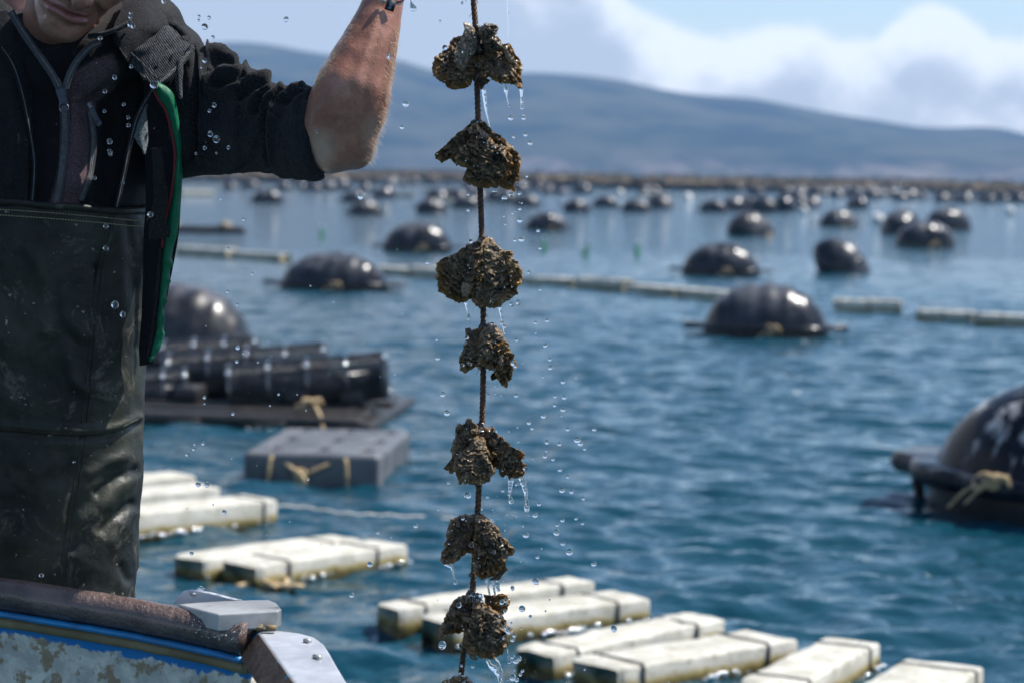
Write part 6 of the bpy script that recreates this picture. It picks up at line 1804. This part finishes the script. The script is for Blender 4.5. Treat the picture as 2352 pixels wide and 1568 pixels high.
# ================================================================== FALLING WATER
def drip(path, label, d=RD, seed=0, wob=0.25):
    """(u, v, width px) along a falling thread of water"""
    p = np.array(path, float); s = spline(p, 10 * len(p))
    g = np.random.default_rng(seed)
    w = np.maximum(s[:, 2], 1.2) * (1 + wob * fbm(np.stack([s[:, 1] * 0.09, s[:, 1] * 0, np.full(len(s), seed * 1.7)], -1), 1.0, 2)) / 2 * d / FPX
    w[0] *= 0.5; w[-1] *= 0.35
    C = np.array([P(u, v, d) for u, v in s[:, :2]])
    V, F = tube(C, w, 12)
    return solo('water_drip', V, F, MATS['clear_water'], label, 'water drip', 'threads of water dripping from the oysters')

drip([(1110, 200, 10), (1113, 225, 9), (1117, 255, 6), (1124, 284, 3), (1127, 291, 5)], 'long thread of water under the middle of the top oyster clump', seed=1)
drip([(1160, 192, 4), (1162, 208, 10), (1164, 222, 3), (1168, 238, 3), (1170, 246, 7)], 'wavy thread of water under the top oyster clump, second from right', seed=2)
drip([(1197, 203, 9), (1198, 222, 6), (1199, 236, 7), (1199, 252, 8)], 'thread of water from the right tip of the top oyster clump', seed=3)
drip([(1166, -60, 4), (1167, 20, 4), (1168, 60, 3), (1169, 100, 2)], 'fine thread of water falling onto the top oyster clump from above', seed=4)
drip([(1062, -30, 6), (1062, 0, 5), (1061, 12, 7)], 'short drip at the upper edge left of the rope', seed=5)
drip([(938, -40, 3), (942, 0, 4), (945, 10, 8), (949, 20, 16), (951, 26, 12)], 'grey hanging drop beside the wristband', seed=6)
drip([(374, -20, 8), (375, 2, 9), (376, 9, 8)], 'dark drop at the upper edge above the shoulder', seed=16)
drip([(1069, 692, 9), (1073, 710, 5), (1076, 722, 5), (1078, 734, 11)], 'thread of water under the left half of the third oyster clump', seed=7)
drip([(1148, 704, 10), (1152, 725, 6), (1156, 748, 5), (1160, 768, 4)], 'long thread of water linking the third and fourth oyster clumps', seed=8)
drip([(1174, 1098, 16), (1172, 1118, 9), (1171, 1136, 6), (1174, 1150, 12), (1175, 1156, 10)], 'thread of water ending in a drop under the ragged arm of the fifth clump', seed=9)
drip([(1196, 1094, 12), (1203, 1112, 14), (1208, 1130, 10), (1209, 1146, 7), (1210, 1162, 13), (1210, 1175, 10)], 'broad broken thread of water at the far right of the fifth clump', seed=10)
drip([(1100, 1112, 6), (1105, 1140, 5), (1107, 1172, 4)], 'thread of water running beside the rope under the fifth clump', seed=11)
drip([(1019, 1294, 6), (1030, 1297, 10), (1039, 1304, 8), (1043, 1325, 5), (1047, 1341, 10)], 'bent thread of water from the left leg of the sixth clump', seed=12)
drip([(1117, 1328, 7), (1122, 1352, 5), (1126, 1372, 5), (1128, 1388, 11)], 'left thread of three between the sixth and seventh clumps', seed=13)
drip([(1131, 1324, 7), (1134, 1348, 5), (1138, 1370, 5), (1139, 1380, 9)], 'middle thread of three between the sixth and seventh clumps', seed=14)
drip([(1143, 1316, 11), (1143, 1332, 10), (1142, 1346, 12), (1146, 1358, 6)], 'right thread of three between the sixth and seventh clumps', seed=15)
drip([(1118, 1508, 14), (1128, 1516, 26), (1138, 1530, 26), (1147, 1546, 18), (1150, 1560, 12), (1150, 1590, 10)], 'thick splash of water pouring from the bottom of the seventh clump', seed=17)
drip([(1166, 1488, 4), (1167, 1502, 4), (1170, 1516, 8), (1172, 1522, 12)], 'thin thread of water at the right of the seventh clump', seed=18)

_dr = make_mesh('droplet', *icosphere(3)); _dr.materials.append(MATS['clear_water'])
def droplet(u, v, r, d, label, group, stretch=None):
    o = bpy.data.objects.new('water_droplet', _dr); COL.objects.link(o)
    o.location = Vector(P(u, v, d)); R_px = r * d / FPX
    s = stretch or (random.uniform(0.88, 1.1), 1, random.uniform(0.92, 1.25))
    o.scale = (R_px * s[0], R_px, R_px * s[2]); o.rotation_euler = (0, random.uniform(-0.6, 0.6), random.uniform(0, 3))
    tag(o, label, 'water droplet', group)

MAN = [(298, 57, 5), (305, 60, 6), (230, 88, 5), (300, 30, 4), (299, 40, 4), (301, 153, 4), (263, 178, 5), (241, 210, 5), (354, 195, 9), (284, 240, 4), (240, 256, 4), (294, 270, 4), (295, 288, 5), (252, 325, 6), (252, 349, 6), (254, 355, 4), (217, 409, 5), (282, 420, 4),
       (264, 700, 9), (282, 722, 6), (243, 520, 6), (243, 570, 6), (345, 493, 7), (470, 140, 5), (463, 155, 3), (492, 242, 5), (483, 308, 6), (497, 320, 8), (470, 340, 5), (481, 255, 4), (525, 339, 4), (497, 352, 3), (450, 353, 3), (728, 302, 3.5), (895, 130, 7), (170, 1060, 3), (95, 1320, 5)]
LEFT = [(457, 38, 4), (480, 41, 4.5), (470, 62, 8), (456, 47, 3), (489, 86, 4.5), (657, 45, 6.5), (560, 505, 4), (507, 457, 3), (580, 629, 4), (524, 571, 4), (523, 670, 4), (545, 700, 3.5), (546, 798, 5), (544, 830, 4), (445, 1030, 4), (447, 1020, 3), (430, 1043, 5), (475, 1112, 6), (455, 1112, 6), (515, 1175, 5), (440, 1270, 5), (868, 1222, 4), (850, 1295, 7), (808, 1366, 6), (932, 240, 8), (923, 293, 5), (828, 452, 7), (405, 1448, 4), (470, 912, 4), (535, 950, 4), (467, 1018, 5), (955, 1207, 5), (708, 1100, 3), (640, 905, 3)]
OYS = [(1022, 110, 6), (1011, 49, 3), (1173, 272, 6), (1203, 272, 5), (1203, 264, 3), (1180, 315, 4), (1207, 310, 5), (1218, 329, 6), (1211, 405, 4), (1159, 455, 7), (1135, 440, 7), (1194, 445, 5), (1174, 447, 6), (1075, 483, 4), (1074, 447, 4), (1194, 480, 4), (1194, 506, 6), (1198, 550, 7), (1183, 552, 4), (1236, 530, 4), (1241, 570, 4.5), (1081, 555, 5), (981, 603, 5), (1215, 626, 4), (1241, 665, 4), (1190, 695, 5), (1175, 699, 5), (1159, 750, 5), (1230, 741, 4), (1257, 736, 4.5), (1187, 781, 4), (1253, 793, 5), (1263, 825, 4), (1180, 833, 7),
       (1264, 844, 5), (1293, 876, 5), (1275, 910, 4), (1185, 840, 6), (1186, 908, 5), (1296, 912, 5), (1274, 930, 4), (1293, 940, 6), (1248, 955, 6), (1222, 983, 4), (1215, 970, 5), (1256, 1015, 5), (1285, 1019, 5), (1304, 985, 5), (1365, 985, 5), (1326, 1010, 8), (1333, 1017, 6), (1343, 1030, 4), (1252, 1047, 5), (1270, 1054, 4), (1286, 1078, 5), (1304, 1094, 4), (1291, 1125, 6), (1313, 1128, 5), (1340, 1144, 4), (1238, 1157, 5), (1229, 1182, 6), (1292, 1194, 5), (1323, 1190, 4), (1338, 1201, 4), (1280, 1205, 4), (1278, 1222, 7), (1208, 1228, 7), (1293, 1248, 5), (1308, 1267, 8), (1235, 1278, 5), (1364, 1294, 6), (1230, 1334, 8), (1177, 1350, 5), (1218, 1415, 4), (1199, 1397, 8), (1410, 1443, 8),
       (1003, 780, 3), (1017, 905, 6), (1027, 948, 7), (1005, 822, 6), (1074, 1137, 8), (1016, 1481, 9), (1178, 1555, 8), (1120, 1239, 6), (1083, 1250, 6), (1133, 1267, 6), (1100, 1300, 4), (1054, 1389, 6), (1102, 1452, 6), (1163, 1440, 5), (1170, 1448, 9), (1160, 1464, 6), (1178, 1468, 6), (1182, 1458, 5), (1150, 1412, 5), (1160, 1378, 5), (1153, 1382, 6), (1146, 1424, 4), (1160, 1402, 4), (1185, 1516, 8), (1192, 1512, 6), (1178, 1508, 5), (1200, 1540, 4), (1195, 1548, 4), (1187, 1560, 5), (1086, 1530, 4), (1060, 1528, 3), (1056, 1545, 3), (1155, 1126, 4), (1188, 1112, 5), (1206, 1075, 5), (1200, 1108, 5), (1120, 1140, 4), (1030, 1108, 4), (1063, 1190, 4), (1072, 775, 5), (1063, 838, 4), (1080, 836, 4), (1153, 742, 4)]
L1 = 'clear water drop in the air in front of the man and his waders'
L2 = 'clear water drop in the air between the man and the oyster rope'
L3 = 'clear water drop flying off around the oyster clumps and right of the rope'
for u, v, r in MAN: droplet(u, v, r, 3.36, L1, 'drops of water in front of the man')
for u, v, r in LEFT: droplet(u, v, r, RD + random.uniform(-0.08, 0.08), L2, 'drops of water between man and rope')
for u, v, r in OYS: droplet(u, v, r, RD - 0.055 + (random.uniform(-0.03, 0.1) if u > 1215 else 0), L3, 'drops of water around the oyster rope')
g = np.random.default_rng(31)
for i in range(62):
    u = 1120 + abs(g.normal()) * 95; v = g.uniform(420, 1560); droplet(u, v, g.uniform(1.3, 2.6), RD + g.normal() * 0.05, L3, 'drops of water around the oyster rope')
for i in range(34):
    droplet(g.uniform(430, 1040), g.uniform(480, 1500), g.uniform(1.2, 2.3), RD + g.normal() * 0.06, L2, 'drops of water between man and rope')

# spray too fine to count
parts = []
for i in range(420):
    if g.random() < 0.75: u, v = 1105 + abs(g.normal()) * 110, g.uniform(350, 1568)
    else: u, v = g.uniform(420, 1080), g.uniform(300, 1540)
    r = g.uniform(0.00025, 0.0007); parts.append((IC1[0] * r + P(u, v, RD + g.normal() * 0.06), IC1[1]))
V, F = join(parts)
o = mesh('spray', V, F, MATS['clear_water']); tag(o, 'fine spray hanging in the air around the oyster rope', 'spray', kind='stuff')
parts = []
for i in range(260):
    if g.random() < 0.7: u, v = 1115 + abs(g.normal()) * 100, g.uniform(380, 1568)
    else: u, v = g.uniform(60, 1080), g.uniform(120, 1540)
    r = g.uniform(0.00025, 0.0006); parts.append((IC1[0] * r + P(u, v, RD + g.normal() * 0.05 - (0.2 if u < 420 else 0)), IC1[1]))
V, F = join(parts)  # mirror metal specks added for the glint of backlit droplets
o = mesh('froth_spray_glints', V, F, MATS['bubble_glint']); tag(o, 'bright specks added as glints of backlit spray scattered between the man and the oyster rope', 'spray', kind='stuff')
